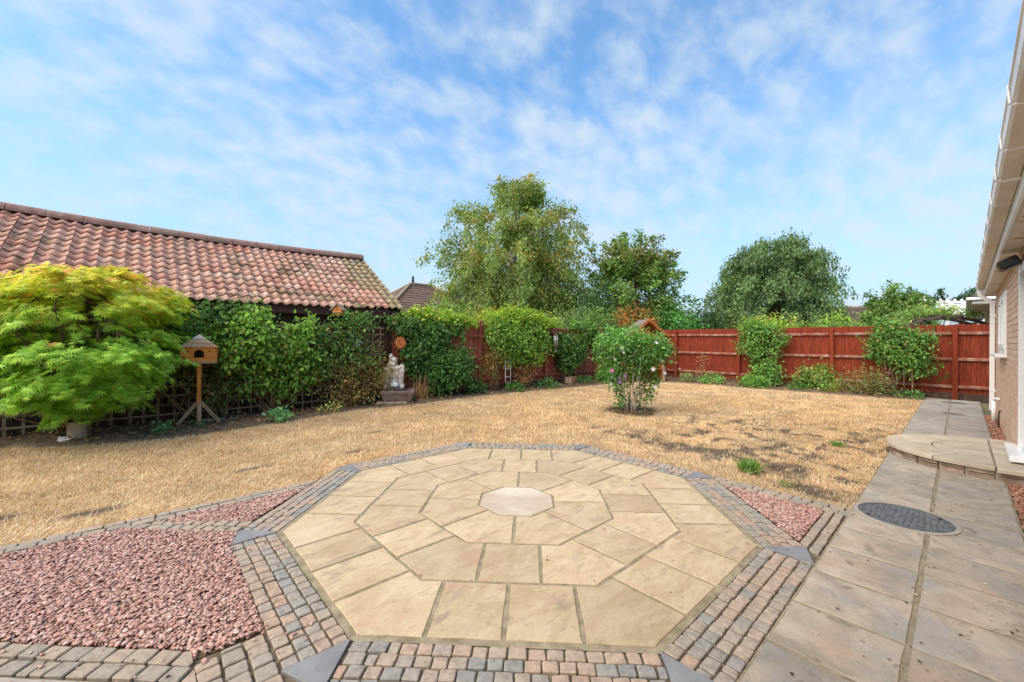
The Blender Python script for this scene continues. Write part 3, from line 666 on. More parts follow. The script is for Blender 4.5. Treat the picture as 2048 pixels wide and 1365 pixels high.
# right bed: beside the path and along the lawn
strip((0, .604), (1, 0), (0, 1), 3.0, 4.10, [(0, .062), (.066, .128)], .085, [out315], seed=8, buff=True, dst=EDG)
strip((4.105, 0), (0, 1), (1, 0), .604, 1.8, [(0, .092), (.096, .19)], .115, [out315, (1, 0, 4.3)], seed=9, buff=True, dst=EDG)
edging_me = MB()
edging_me.add([(-5, 4.02, -.015), (1.35, 4.02, -.015), (1.35, 4.2, -.015), (-5, 4.2, -.015)], [(0, 1, 2, 3)])
edging_me.add([(.36, 3.15, -.0182), (.50, 3.15, -.0182), (.66, 3.45, -.0182), (.36, 3.56, -.0182)], [(0, 1, 2, 3)])
edging_me.add([(.62, 3.34, -.0175), (.75, 3.47, -.0175), (.08, 4.12, -.0175), (-.12, 4.06, -.0175)], [(0, 1, 2, 3)])
edging_me.add([(.50, 1.66, -.0185), (.62, 1.78, -.0185), (.62, 2.18, -.0185), (.18, 2.18, -.0185), (-4, 6.36, -.0185), (-4.2, 6.36, -.0185)], [(0, 1, 2, 3, 4, 5)])
edging_me.add([(3.0, .60, -.0175), (4.31, .60, -.0175), (4.31, .735, -.0175), (3.0, .735, -.0175)], [(0, 1, 2, 3)])
edging_me.add([(4.10, .74, -.0175), (4.31, .74, -.0175), (4.31, 1.80, -.0175), (4.10, 1.80, -.0175)], [(0, 1, 2, 3)])
edging = struct('bed_edging', edging_me.mesh('bed_edging'), 'joint_soil')
setts_build(edging, EDG, 'cobble_buff')

# ---- gravel beds: thousands of broken stones
def in_poly(x, y, poly):
    k = np.zeros(len(x), bool); n = len(poly); j = n - 1
    for i in range(n):
        xi, yi = poly[i]; xj, yj = poly[j]
        k ^= ((yi > y) != (yj > y)) & (x < (xj - xi) * (y - yi) / (yj - yi + 1e-12) + xi); j = i
    return k
def stone_tmpl(rg):
    V = []
    for ph, zz, rr in ((0, -.55, .55), (30, .05, 1.0), (10, .5, .62)):
        for j in range(5): a = R(72 * j + ph) + rg.normal(0, .18); q = rr * (1 + rg.normal(0, .16)); V.append((q * math.cos(a), q * math.sin(a), zz + rg.normal(0, .1)))
    F = []
    for r in range(2):
        for j in range(5): a, b = r * 5 + j, r * 5 + (j + 1) % 5; F += [(a, b, b + 5), (a, b + 5, a + 5)]
    F += [(10, 11, 12), (10, 12, 13), (10, 13, 14)]
    return np.array(V), np.array(F)
def gravel(name, poly, n, size, mat, seed, z=(-.011, .004)):
    rg = np.random.default_rng(seed); xs = [p[0] for p in poly]; ys = [p[1] for p in poly]; P = []
    m = 0
    while m < n:
        x = rg.uniform(min(xs), max(xs), n * 2); y = rg.uniform(min(ys), max(ys), n * 2); k = in_poly(x, y, poly); P.append(np.stack([x[k], y[k]], 1)); m += k.sum()
    P = np.concatenate(P)[:n]; nt_ = 10; TT = [stone_tmpl(rg) for _ in range(nt_)]
    F0 = TT[0][1]; tv = np.stack([t[0] for t in TT])
    ti = rg.integers(0, nt_, n); sc = size * (.5 + 1.05 * rg.random(n) ** 1.8)
    T = tv[ti] * np.stack([np.ones(n), rg.uniform(.55, .95, n), rg.uniform(.25, .55, n)], 1)[:, None, :] * sc[:, None, None]
    a = rg.uniform(0, 6.283, n); tx = rg.normal(0, .35, n); 
    ca, sa = np.cos(a)[:, None], np.sin(a)[:, None]; ct, st = np.cos(tx)[:, None], np.sin(tx)[:, None]
    X, Y, Z = T[..., 0], T[..., 1], T[..., 2]
    X, Z = X * ct + Z * st, -X * st + Z * ct
    V = np.stack([X * ca - Y * sa + P[:, :1], X * sa + Y * ca + P[:, 1:2], Z + rg.uniform(z[0], z[1], n)[:, None]], -1)
    FF = (F0[None] + (np.arange(n) * 15)[:, None, None]).reshape(-1, 3)
    me = fast_mesh(name, V.reshape(-1, 3), FF, fl={'rnd': np.repeat(rg.random(n), 15)})
    o = obj(name, me, mat); o['kind'] = 'stuff'; return o
bigbed = [(.425, 3.40), (-.10, 3.98), (-.18, 4.02), (-3.2, 4.02), (-3.2, 5.60), (-2.4, 4.82), (.17, 2.25), (.19, 2.18), (.425, 2.18)]
bigbed = [(.43, 3.20), (.47, 3.33), (.505, 3.42), (.43, 3.485), (-.09, 4.0), (-.12, 4.02), (-1.62, 4.02), (.16, 2.255), (.17, 2.185), (.425, 2.185)]
BEDS = [bigbed, [(.59, 3.545), (1.115, 4.02), (.06, 4.02)], [(3.33, .74), (4.095, .74), (4.095, 1.50)]]
flat('gravel_bed', bigbed, -.0145, 'joint_soil'); flat('gravel_bed', BEDS[1], -.0145, 'joint_soil'); flat('gravel_bed', BEDS[2], -.0145, 'joint_soil')
tag(gravel('gravel', BEDS[0], 23000, .0120, 'gravel', 1), 'mauve red slate chippings filling the big bed left of the patio', 'gravel')
tag(gravel('gravel', BEDS[1], 3600, .0114, 'gravel', 2), 'mauve red chippings in the small triangle beside the lawn edging', 'gravel')
tag(gravel('gravel', BEDS[2], 4600, .0114, 'gravel', 3), 'mauve red chippings in the triangle between patio and path', 'gravel')

# ---- path of riven slabs along the house, paving round the camera
PATH = [(-4.0, -.31), (14.6, -.31), (14.6, .597), (-4.0, .597)]
path = struct('path', MB().add([(x, y, -.0055) for x, y in PATH], [(0, 1, 2, 3)]).mesh('path'), 'mortar')
MH = (4.39, .29, .275)                        # round inspection cover
xj = 2.54 - .43 * 15
row = 0
while xj < 14.5:
    for (ya, yb, off) in ((.15, .597, 0.0), (-.31, .15, .0)):
        pl = [(xj + off, ya), (min(14.6, xj + .43 + off), ya), (min(14.6, xj + .43 + off), yb), (xj + off, yb)]
        if pl[1][0] - pl[0][0] < .1: continue
        p2 = inset(pl, .010)
        add_slab(p2, 'path_stone' if xj < 6.2 else 'path_stone_far', path)
    xj += .43
near_pave = struct('paving', MB().add([(-4.0, .604, -.0058), (1.555, .604, -.0058), (-4.0, 6.16, -.0058)], [(0, 1, 2)]).mesh('paving'), 'mortar')
for i in range(-9, 5):
    for j in range(0, 11):
        x0, y0 = i * .43 + .35, .604 + j * .43
        c = clean(clip(inset([(x0, y0), (x0 + .43, y0), (x0 + .43, y0 + .43), (x0, y0 + .43)], .010), [sumline(2.150)]))
        if len(c) >= 3 and area(c) > .004 and math.hypot(x0, y0) < 4: add_slab(c, 'path_stone_far', near_pave)
# gravel strip at the foot of the house wall
STRIP1 = [(8.25, -.318), (11.95, -.318), (11.95, -.45), (8.25, -.44)]
STRIP2 = [(2.0, -.318), (6.20, -.318), (6.20, -.42), (2.0, -.40)]
flat('gravel_strip', STRIP1[::-1], -.014, 'soil'); flat('gravel_strip', STRIP2[::-1], -.014, 'soil')
tag(gravel('gravel', STRIP1, 1500, .019, 'gravel_red', 4), 'red chippings in the strip under the white downpipe', 'gravel')
tag(gravel('gravel', STRIP2, 1500, .018, 'gravel_red', 5), 'red chippings in the strip in front of the step', 'gravel')

# ---- inspection covers
def cover(cx, cy, r, label, big=False):
    t = thing('inspection_cover', label, 'manhole cover', (cx, cy, 0), group='inspection covers in the path')
    mb = MB(); n = 48
    for (ra, rb, za, zb) in ((r * 1.0, r * 1.10, .0095, .006),):
        V = [(ra * math.cos(6.2832 * j / n), ra * math.sin(6.2832 * j / n), za) for j in range(n)] + [(rb * math.cos(6.2832 * j / n), rb * math.sin(6.2832 * j / n), zb) for j in range(n)] + [(rb * math.cos(6.2832 * j / n), rb * math.sin(6.2832 * j / n), -.03) for j in range(n)] + [(ra * math.cos(6.2832 * j / n), ra * math.sin(6.2832 * j / n), -.02) for j in range(n)]
        F = [(j, n + j, n + (j + 1) % n, (j + 1) % n) for j in range(n)] + [(n + j, 2 * n + j, 2 * n + (j + 1) % n, n + (j + 1) % n) for j in range(n)] + [(j, (j + 1) % n, 3 * n + (j + 1) % n, 3 * n + j) for j in range(n)]
        mb.add(V, F)
    mb.build('frame', 'cover_frame', t)
    MB().lathe([(r * .995, -.02), (r * .995, .0045), (r * .985, .005)], n, smooth=False).build('plate', 'cast_iron', t)
    tr = MB(); rr = random.Random(4)
    st = .034 if big else .06
    if big:
        for i in range(-9, 10):
            for j in range(-9, 10):
                x, y = i * st + rr.uniform(-.003, .003) + (j % 2) * st / 2, j * st
                if math.hypot(x, y) < r * .88 and math.hypot(x, y) > .03: tr.box((x, y, .006), (st * .66, st * .5, .007), None, .002)
        tr.lathe([(r * .965, .004), (r * .965, .009), (r * .92, .009), (r * .92, .004)], n, smooth=False)
    else:
        for i in range(-4, 5): tr.box((0, i * st * .6, .0055), (1.6 * math.sqrt(max(.001, r * r * .8 - (i * st * .6) ** 2)), .012, .005))
    tr.build('tread_pattern', 'cast_iron', t)
    if big:
        for x, y in ((r * .55, -r * .7), (-r * .55, r * .7)): MB().lathe([(.011, .004), (.011, .012)], 10, (x, y, 0), smooth=False).build('bolt', 'iron', t)
    return t
cover(MH[0], MH[1], MH[2], 'large round dark iron inspection cover in the near part of the path', True)
cover(11.55, .10, .15, 'small round grey inspection cover nearer of the two by the back fence')
cover(13.75, .10, .21, 'round grey inspection cover right at the foot of the back fence')

# ---- half-round doorstep
step = thing('doorstep', 'half round sandstone doorstep with brick riser at the house door', 'step', (7.14, -.24, 0))
SR = .88; SZ = .135
rr = random.Random(8)
core = [(SR * .93 * math.cos(R(a)), SR * .93 * math.sin(R(a))) for a in range(0, 181, 6)] + [(-.84, -.19), (.84, -.19)]
MB().prism(core, -.02, SZ - .042).build('core', 'brick_mortar', step)
na = 13
for i in range(na):                                        # brick riser
    a0, a1 = math.pi * i / na + .012, math.pi * (i + 1) / na - .012
    pl = [(.835 * math.cos(a0), .835 * math.sin(a0)), (.85 * math.cos(a0), .85 * math.sin(a0)), (.853 * math.cos((a0 + a1) / 2), .853 * math.sin((a0 + a1) / 2)), (.85 * math.cos(a1), .85 * math.sin(a1)), (.835 * math.cos(a1), .835 * math.sin(a1))]
    for zz in ((-.02, .04), (.047, .092)): MB().prism(pl, zz[0] + .001, zz[1]).build('brick', 'step_brick', step)
for sx in (-1, 1):
    for zz in ((-.02, .04), (.047, .092)): MB().box((sx * .846, -.10, (zz[0] + zz[1]) / 2), (.02, .17, zz[1] - zz[0])).build('brick', 'step_brick', step)
def ringslab(r0, r1, a0, a1, rl=0):
    g = .006; n = max(3, int((a1 - a0) * r1 / .06)); P = []
    for i in range(n + 1): a = a0 + g / r1 + (a1 - a0 - 2 * g / r1) * i / n; P.append(((r1 - g * (r1 < SR)) * math.cos(a), (r1 - g * (r1 < SR)) * math.sin(a)))
    if r0 > 0:
        for i in range(n, -1, -1): a = a0 + g / r0 + (a1 - a0 - 2 * g / r0) * i / n; P.append(((r0 + g) * math.cos(a), (r0 + g) * math.sin(a)))
    else: P.append((0, .01))
    return P
def step_slab(P):
    n = len(P); cx = sum(p[0] for p in P) / n; cy = sum(p[1] for p in P) / n
    b = MB(); P = [(x - cx, y - cy) for x, y in P]
    V = [(x, y, -.042) for x, y in P] + [(x, y, -.008) for x, y in P] + [(x * .985, y * .985, 0) for x, y in P]
    F = [tuple(range(n))[::-1], tuple(range(2 * n, 3 * n))]
    for i in range(n): j = (i + 1) % n; F += [(i, j, n + j, n + i), (n + i, n + j, 2 * n + j, 2 * n + i)]
    b.add(V, F).build('slab', 'step_stone', step, (cx, cy, SZ))
for i in range(6): step_slab(ringslab(.47, SR, math.pi * i / 6, math.pi * (i + 1) / 6))
for i in range(3): step_slab(ringslab(.0, .47, math.pi * i / 3, math.pi * (i + 1) / 3))
for i in range(3): step_slab([(-.94 + .63 * i + .006, -.205), (-.94 + .63 * (i + 1) - .006, -.205), (-.94 + .63 * (i + 1) - .006, -.008), (-.94 + .63 * i + .006, -.008)])
MB().prism([(-.86, -.2), (.86, -.2), (.80, .1), (-.80, .1)], SZ - .040, SZ - .009).build('bedding', 'mortar', step)

# ================================================================== THE HOUSE
house = thing('house', 'buff brick bungalow with white gutter running along the path', 'house', (0, 0, 0), R(-.35))
WY = -.385                                     # outer face of the wall
DOOR = (4.6, 7.15, .15, 2.2); WIN = (9.15, 10.75, 1.20, 2.13)
wb = MB()
def wallbox(x0, x1, z0, z1): wb.box(((x0 + x1) / 2, WY - .12 - .006, (z0 + z1) / 2), (x1 - x0, .24, z1 - z0))
wallbox(-3, DOOR[0], -.1, 2.4); wallbox(DOOR[0], DOOR[1], DOOR[3], 2.4); wallbox(DOOR[0], DOOR[1], -.1, DOOR[2]); wallbox(DOOR[1], WIN[0], -.1, 2.4)
wallbox(WIN[0], WIN[1], -.1, WIN[2]); wallbox(WIN[0], WIN[1], WIN[3], 2.4); wallbox(WIN[1], 12.35, -.1, 2.4)
wb.box((12.346 - .11, -3.4, 1.15), (.22, 5.8, 2.5)); wb.box((-2.9, -3.4, 1.15), (.2, 5.8, 2.5))
wb.build('wall', 'brick_mortar', house)
bk = MB(); BA = []; rr = random.Random(2)
for ci in range(32):
    z0 = -.06 + ci * .075; x = 2.0 - (.1125 if ci % 2 else 0)
    while x < 12.35:
        x1 = min(x + .215, 12.35); z1 = z0 + .065; x0 = x
        skip = False
        for o in (DOOR, WIN):
            if x1 > o[0] and x0 < o[1] and z1 > o[2] and z0 < o[3]:
                if x0 < o[0] - .03: x1 = o[0]
                elif x1 > o[1] + .03: x0 = o[1]
                else: skip = True
        if not skip and z1 < 2.4:
            b0 = len(bk.V); bk.box(((x0 + x1) / 2, WY - .02, (z0 + z1) / 2), (x1 - x0, .04, .065)); BA += [rr.random()] * (len(bk.V) - b0)
        x += .225
o = bk.build('brickwork', 'brick', house, attrs={'rnd': BA}); o['kind'] = 'stuff'
# door: white frame, glass and sill
MB().box((DOOR[0] + .04, WY - .05, 1.17), (.08, .11, 2.03), None, .004).build('door_frame', 'upvc', house)
jf = MB(); jf.box((DOOR[1] - .045, WY - .072, 1.17), (.09, .15, 2.03), None, .004); jf.box(((DOOR[0] + DOOR[1]) / 2, WY - .05, 2.15), (DOOR[1] - DOOR[0] - .18, .11, .09), None, .004)
jf.box((5.85, WY - .06, 1.14), (.1, .08, 1.92), None, .004); jf.box(((DOOR[0] + DOOR[1]) / 2, WY - .06, .22), (DOOR[1] - DOOR[0] - .18, .09, .09), None, .004)
jf.build('door_frame', 'upvc', house)
MB().box((5.3, WY - .075, 1.18), (.96, .02, 1.82)).build('door_glass', 'glass_dark', house)
MB().box((6.5, WY - .075, 1.18), (1.15, .02, 1.82)).build('door_glass', 'glass_dark', house)
MB().box((6.98, WY + .015, .185), (.86, .14, .06), None, .006).build('door_sill', 'upvc', house)
# window
wx0, wx1, wz0, wz1 = WIN
wf = MB()
wf.box((wx0 + .04, WY - .02, (wz0 + wz1) / 2), (.08, .07, wz1 - wz0), None, .004); wf.box((wx1 - .04, WY - .02, (wz0 + wz1) / 2), (.08, .07, wz1 - wz0), None, .004)
wf.box(((wx0 + wx1) / 2, WY - .02, wz1 - .04), (wx1 - wx0 - .164, .07, .08), None, .004); wf.box(((wx0 + wx1) / 2, WY - .02, wz0 + .04), (wx1 - wx0 - .164, .07, .08), None, .004)
wf.box(((wx0 + wx1) / 2, WY - .012, (wz0 + wz1) / 2), (.09, .075, wz1 - wz0 - .166), None, .004)
win = MB().box(((wx0 + wx1) / 2, WY - .035, (wz0 + wz1) / 2), (wx1 - wx0 - .17, .015, wz1 - wz0 - .17)).build('window', 'glass_pale', house)
wf.build('frame', 'upvc', win)
for s0, s1 in ((wx0 + .085, (wx0 + wx1) / 2 - .05), ((wx0 + wx1) / 2 + .05, wx1 - .085)):
    c = MB(); xm = (s0 + s1) / 2
    for zz in (wz0 + .115, wz1 - .115): c.box((xm, WY + .004, zz), (s1 - s0, .045, .06), None, .004)
    for xx in (s0 + .03, s1 - .03): c.box((xx, WY + .004, (wz0 + wz1) / 2), (.06, .045, wz1 - wz0 - .295), None, .004)
    c.build('casement', 'upvc', win)
MB().box(((wx0 + wx1) / 2, WY + .03, wz0 - .022), (wx1 - wx0 + .12, .15, .04), None, .006).build('sill', 'upvc', win)
# eaves: soffit, fascia, square gutter, joints and brackets
SOF = 2.335
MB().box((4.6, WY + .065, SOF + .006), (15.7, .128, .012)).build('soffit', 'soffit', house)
fj = MB()
for x in (-2, 0, 2, 3.6, 5.2, 6.9, 8.6, 10.3, 11.6): fj.box((x, WY + .066, SOF - .002), (.02, .122, .006))
fj.build('soffit_joint', 'gutter_under', house)
MB().box((4.6, WY + .142, SOF + .085), (15.75, .022, .19), None, .003).build('fascia', 'upvc', house)
GY0, GY1, GZ = -.235, -.128, 2.435             # gutter between fascia and outer lip
gm = MB()
gm.extr([(GY0 + .004, GZ + .075), (GY0 + .004, GZ + .008), (GY0 + .012, GZ), (GY1 - .018, GZ), (GY1 - .006, GZ + .012), (GY1, GZ + .07), (GY1 + .006, GZ + .072), (GY1 + .006, GZ + .082), (GY1 - .004, GZ + .082), (GY1 - .012, GZ + .02), (GY1 - .022, GZ + .006), (GY0 + .014, GZ + .006), (GY0 + .010, GZ + .075)],
        (-3.2, 0, 0), (0, 1, 0), (0, 0, 1), (1, 0, 0), 15.65)
gut = gm.build('gutter', 'gutter_plastic', house)
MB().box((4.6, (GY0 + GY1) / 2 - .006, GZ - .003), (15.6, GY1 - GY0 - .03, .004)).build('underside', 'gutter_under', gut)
for i, x in enumerate([-1.4, .9, 2.9, 3.55, 4.2, 4.9, 5.7, 6.6, 7.5, 8.4, 9.3, 10.2, 11.1, 12.0]):
    big = i in (1, 4, 9); w = .07 if big else .022
    c = MB(); c.box((x, (GY0 + GY1) / 2 - .002, GZ - .006), (w, GY1 - GY0 - .012, .008), None, .002)
    c.box((x, GY1 + .004, GZ + .044), (w, .008, .086), Matrix.Rotation(-.06, 3, 'X'), .002); c.build('gutter_joint' if big else 'gutter_bracket', 'gutter_plastic', house)
for i, x in enumerate([5.0, 6.0, 7.2, 8.6]):
    c = MB(); a = [R(t * 18) for t in range(20)]
    c.extr([(.022 * math.sin(t) * 1.0 + 0, .034 * math.cos(t)) for t in a], (x, WY + .068, SOF - .006), (1, 0, 0), (0, 1, 0), (0, 0, 1), .006); c.build('soffit_vent', 'vent_tan', house)
# roof slope
rf = MB(); rf.extr([(GY0 - .01, 2.5), (-3.6, 4.35), (-6.9, 2.5), (-6.9, 2.46), (-3.6, 4.29), (GY0 - .01, 2.45)], (-3.1, 0, 0), (0, 1, 0), (0, 0, 1), (1, 0, 0), 15.5)
rf.build('roof', 'roof_brown', house, attrs={'rnd': [.5] * len(rf.V)})
# downpipe with swan neck, and its brackets
dp = MB(); dx, dy = 12.28, WY + .045
dp.box((12.27, (GY0 + GY1) / 2, GZ - .045), (.075, .085, .09), None, .006)
dp.beam((12.27, (GY0 + GY1) / 2, GZ - .06), (12.27, (GY0 + GY1) / 2, GZ - .13), .065, .065, (1, 0, 0), .004)
dp.beam((12.27, (GY0 + GY1) / 2, GZ - .125), (12.27, dy, GZ - .27), .065, .065, (1, 0, 0), .004)
dp.beam((12.27, dy, GZ - .25), (12.27, dy, .06), .068, .068, (1, 0, 0), .004)
dpo = dp.build('downpipe', 'upvc', house)
for z in (1.9, 1.15, .45): MB().box((12.27, dy - .008, z), (.082, .082, .04), None, .004).build('bracket', 'upvc', dpo)
# waste pipe and overflow by the wall
wp = MB(); wp.tube([(10.95, WY + .06, .0), (10.95, WY + .06, .36)], .028, 12); wp.tube([(10.95, WY + .06, .33), (10.95, WY + .06, .385), (10.92, WY + .05, .41), (10.88, WY + .03, .415), (10.80, WY - .01, .415)], .021, 10)
wp.build('waste_pipe', 'upvc', house)
ov = MB(); ov.tube([(10.2, WY + .03, -.02), (10.2, WY + .03, .24), (10.19, WY + .02, .28), (10.16, WY - .005, .285)], .009, 8); ov.build('thin_pipe', 'iron', house)
# floodlight under the soffit
fl = thing('floodlight', 'black floodlight on the house wall under the white eaves', 'floodlight', (6.75, -.335, 2.20), R(-.35))
c = MB(); c.box((0, 0, 0), (.24, .15, .10), Matrix.Rotation(R(-28), 3, 'X'), .014); c.build('housing', 'black_plastic', fl)
c = MB(); c.box((0, .022, -.043), (.17, .09, .012), Matrix.Rotation(R(-28), 3, 'X'), .003); c.build('lens', 'glass_dark', fl)
c = MB(); c.beam((0, -.04, 0), (0, -.13, .01), .05, .035, bev=.005); c.box((0, -.125, .01), (.1, .02, .1), None, .004); c.build('bracket', 'black_plastic', fl)

# ================================================================== FENCES
def fence(name, label, p, q, posts, H, mat, railmat, rails=(.30, .98, 1.62), post_h=None, seed=1, gap=.10, front=1, z0=.14, posth=None, lean=.0):
    """closeboard fence from p to q; front = side (left normal) on which rails and posts show"""
    rr = random.Random(seed); p, q = Vector((*p, 0)), Vector((*q, 0)); d = (q - p); L = d.length; d.normalize(); nv = Vector((-d.y, d.x, 0)) * front
    t = thing(name, label, 'fence', p); ang = math.atan2(d.y, d.x)
    vars_ = []
    for i in range(6):
        b = MB(); hh = H - z0; w = .118
        V = [(-w / 2, -.004, 0), (w / 2, -.008, 0), (w / 2, .010, 0), (-w / 2, .003, 0)]
        b.add(V + [(x, y, hh + (0.004 * (i % 3))) for x, y, _ in V], [(3, 2, 1, 0), (4, 5, 6, 7), (0, 1, 5, 4), (1, 2, 6, 5), (2, 3, 7, 6), (3, 0, 4, 7)])
        me = b.mesh('board'); vars_.append(me)
    s = .05
    while s < L:
        loc = d * s - nv * .03
        o = obj('board', vars_[rr.randrange(6)], mat, t, (loc.x, loc.y, z0 + rr.uniform(-.012, .004)), ang if front > 0 else ang + math.pi)
        o.rotation_euler[1] = rr.uniform(-.006, .006); s += gap
    edges = [0] + list(posts) + [L]
    for a, b in zip(edges[:-1], edges[1:]):
        if b - a < .15: continue
        for z in rails:
            w = rr.uniform(-.012, .012); m = MB()
            A = d * (a + .04); B = d * (b - .04)
            prof = [(-.022, -.036), (.030, -.036), (.030, .010), (-.022, .036)]
            Lr = (B - A).length; dirv = (B + Vector((0, 0, w)) - A).normalized()
            m.extr(prof, A + Vector((0, 0, z - w / 2)), nv, (0, 0, 1), dirv, Lr); m.build('rail', railmat, t)
        m = MB(); m.beam(d * (a + .04) - nv * .028 + Vector((0, 0, .055)), d * (b - .04) - nv * .028 + Vector((0, 0, .06)), .03, .16); m.build('gravel_board', 'barn_board', t)
    for a in posts:
        m = MB(); ph = (posth or H) + rr.uniform(-.03, .01)
        base = d * a + nv * .02; lx = rr.uniform(-lean, lean)
        m.beam(base + Vector((0, 0, -.1)), base + d * lx + Vector((0, 0, ph)), .10, .10, d, .006); m.build('post', mat, t)
    return t
backf = fence('closeboard_fence', 'bright red closeboard fence across the back of the garden', (14.89, 9.0), (14.89, -.72), [1.81, 3.98, 6.48, 8.91], 1.83, 'fence_red', 'rail_worn', seed=2, front=-1, posth=1.78)
leftf = fence('closeboard_fence', 'weathered dull red closeboard fence overgrown with ivy on the left', (4.25, 8.75), (14.85, 8.75), [.06, 2.48, 5.08, 6.55, 7.74, 9.6], 1.80, 'fence_old', 'fence_old', rails=(.32, .92, 1.5), seed=5, front=-1, posth=1.93, lean=.03)

# ---- trellis in front of the barn wall
tr = thing('trellis', 'weathered square wooden trellis along the foot of the barn wall', 'trellis', (-4.0, 8.60, 0)); rr = random.Random(6)
for i in range(46):
    m = MB(); m.box((i * .175 + rr.uniform(-.015, .015), 0, .84), (.032, .014, 1.64 + rr.uniform(-.05, .05)), Matrix.Rotation(rr.uniform(-.02, .02), 3, 'Y')); m.build('slat', 'trellis_wood', tr)
for j in range(11):
    m = MB(); m.box((3.95, -.0145 - .0, .14 + j * .15 + rr.uniform(-.01, .01)), (8.0, .013, .028), Matrix.Rotation(rr.uniform(-.003, .003), 3, 'Y')); m.build('slat', 'trellis_wood', tr)

# ================================================================== BARN
EY, EZ, RY, RZ, BX0, BX1 = 8.72, 2.09, 11.05, 3.55, -4.0, 4.44
barn = thing('barn', 'low outbuilding with mossy red pantile roof behind the trellis', 'outbuilding', (BX0, EY, 0))
def bl(x, y, z): return (x - BX0, y - EY, z)
sl_len = math.hypot(RY - EY, RZ - EZ); pit = math.atan2(RZ - EZ, RY - EY)
m = MB()
for i in range(60): pass
bw = 0.15; x = BX0 + .1; rr = random.Random(9)
while x < BX1 - .12:
    w = min(bw, BX1 - .1 - x); m = MB(); m.box(bl(x + w / 2, 8.98 + rr.uniform(-.004, .004), 1.05), (w - .006, .03, 2.14)); m.build('wall_board', 'barn_board', barn); x += bw
m = MB(); m.box(bl((BX0 + BX1) / 2, 11.1, 1.0), (BX1 - BX0 - .3, 4.2, 2.1)); m.extr([(-2.0, 2.04), (2.0, 2.04), (0, 3.34)], bl(BX0 + .15, 11.05, 0), (0, 1, 0), (0, 0, 1), (1, 0, 0), BX1 - BX0 - .3); m.build('wall', 'barn_board', barn)
m = MB(); m.extr([(EY + .03, EZ - .10), (RY, RZ - .14), (2 * RY - EY, EZ - .05), (2 * RY - EY, EZ - .09), (RY, RZ - .11), (EY + .05, EZ - .07)], (0, -EY, 0), (0, 1, 0), (0, 0, 1), (1, 0, 0), BX1 - BX0 - .02); m.build('roof_deck', 'roof_brown', barn, attrs={'rnd': [0.0] * len(m.V)})
m = MB(); m.box(bl((BX0 + BX1) / 2 - .12, EY + .07, EZ - .115), (BX1 - BX0 - .3, .03, .17), None, .004); m.build('fascia', 'fascia_brown', barn)
m = MB(); m.box(bl((BX0 + BX1) / 2 - .12, EY + .10, EZ - .21), (BX1 - BX0 - .3, .10, .012), None, .002); m.build('soffit_board', 'fascia_brown', barn)
# pantiles: double roll tiles, each an object
TW, NR = .335, 12; gauge = sl_len / NR
def tile_mesh(i):
    rg = random.Random(50 + i); n = 14; V = []; L = gauge + .045; th = .016
    for yy in (-.035, L):
        for k in range(n + 1):
            u = k / n; wv = .024 * math.cos(2 * math.pi * (2 * u)) - (.012 if .5 < u < .55 else 0)
            V.append((u * (TW + .012), yy + (rg.uniform(-.003, .003) if yy < 0 else 0), .030 + wv + (.026 if yy < 0 else -.004)))
    b = len(V)
    for k in range(n + 1): x, y, z = V[k]; V.append((x, y + .001, z - th))
    F = [(k, k + 1, n + 2 + k, n + 1 + k) for k in range(n)] + [(b + k, b + k + 1, k + 1, k) for k in range(n)]
    a = [rg.random()] * len(V)
    me = make_mesh('pantile', V, F, {'rnd': a}); me.polygons.foreach_set('use_smooth', [True] * n + [False] * n); return me
tms = [tile_mesh(i) for i in range(14)]; vms = [tile_mesh(i + 40) for i in range(6)]
for me in tms: me.materials.append(M['pantile'])
for me in vms: me.materials.append(M['verge_tile'])
ncol = int((BX1 - BX0) / TW); rr = random.Random(12)
for c in range(ncol):
    for r in range(NR):
        dist = r * gauge; xw = BX1 - (ncol - c) * TW; sagx = .02 * math.sin(c * .5) * math.sin(math.pi * r / NR) - .075 * math.sin(math.pi * min(1, max(0, (xw + 2.4) / 6.8)))
        verge = c >= ncol - (1 if r < 4 else 2)
        o = obj('pantile', rr.choice(vms if verge else tms), None, barn, (BX1 - BX0 - (ncol - c) * TW + rr.uniform(-.006, .006), dist * math.cos(pit), EZ + dist * math.sin(pit) + sagx + rr.uniform(-.003, .003)))
        o.rotation_euler = (pit, rr.uniform(-.008, .008), rr.uniform(-.012, .012))
x = BX0 - .05
while x < BX1 - .03:
    L = min(.46, BX1 - x + .01); m = MB(); pr = [(.135 * math.cos(R(a)), .135 * math.sin(R(a)) * 1.05 - .02) for a in range(0, 181, 20)] + [(.115 * math.cos(R(a)), .115 * math.sin(R(a)) * 1.05 - .025) for a in range(180, -1, -20)]
    m.extr(pr, bl(x, RY, RZ + .035 + rr.uniform(-.004, .004) - .075 * math.sin(math.pi * min(1, max(0, (x + 2.4) / 6.8)))), (0, 1, 0), (0, 0, 1), (1, 0, -.035 * math.cos(math.pi * min(1, max(0, (x + 2.4) / 6.8)))), L - .008); m.build('ridge_tile', 'ridge_tile', barn); x += L
m = MB(); m.beam(bl(BX1 - .03, EY + .02, EZ - .045), bl(BX1 - .03, RY, RZ - .06), .03, .14, (0, 0, 1)); m.build('barge_board', 'fascia_brown', barn)

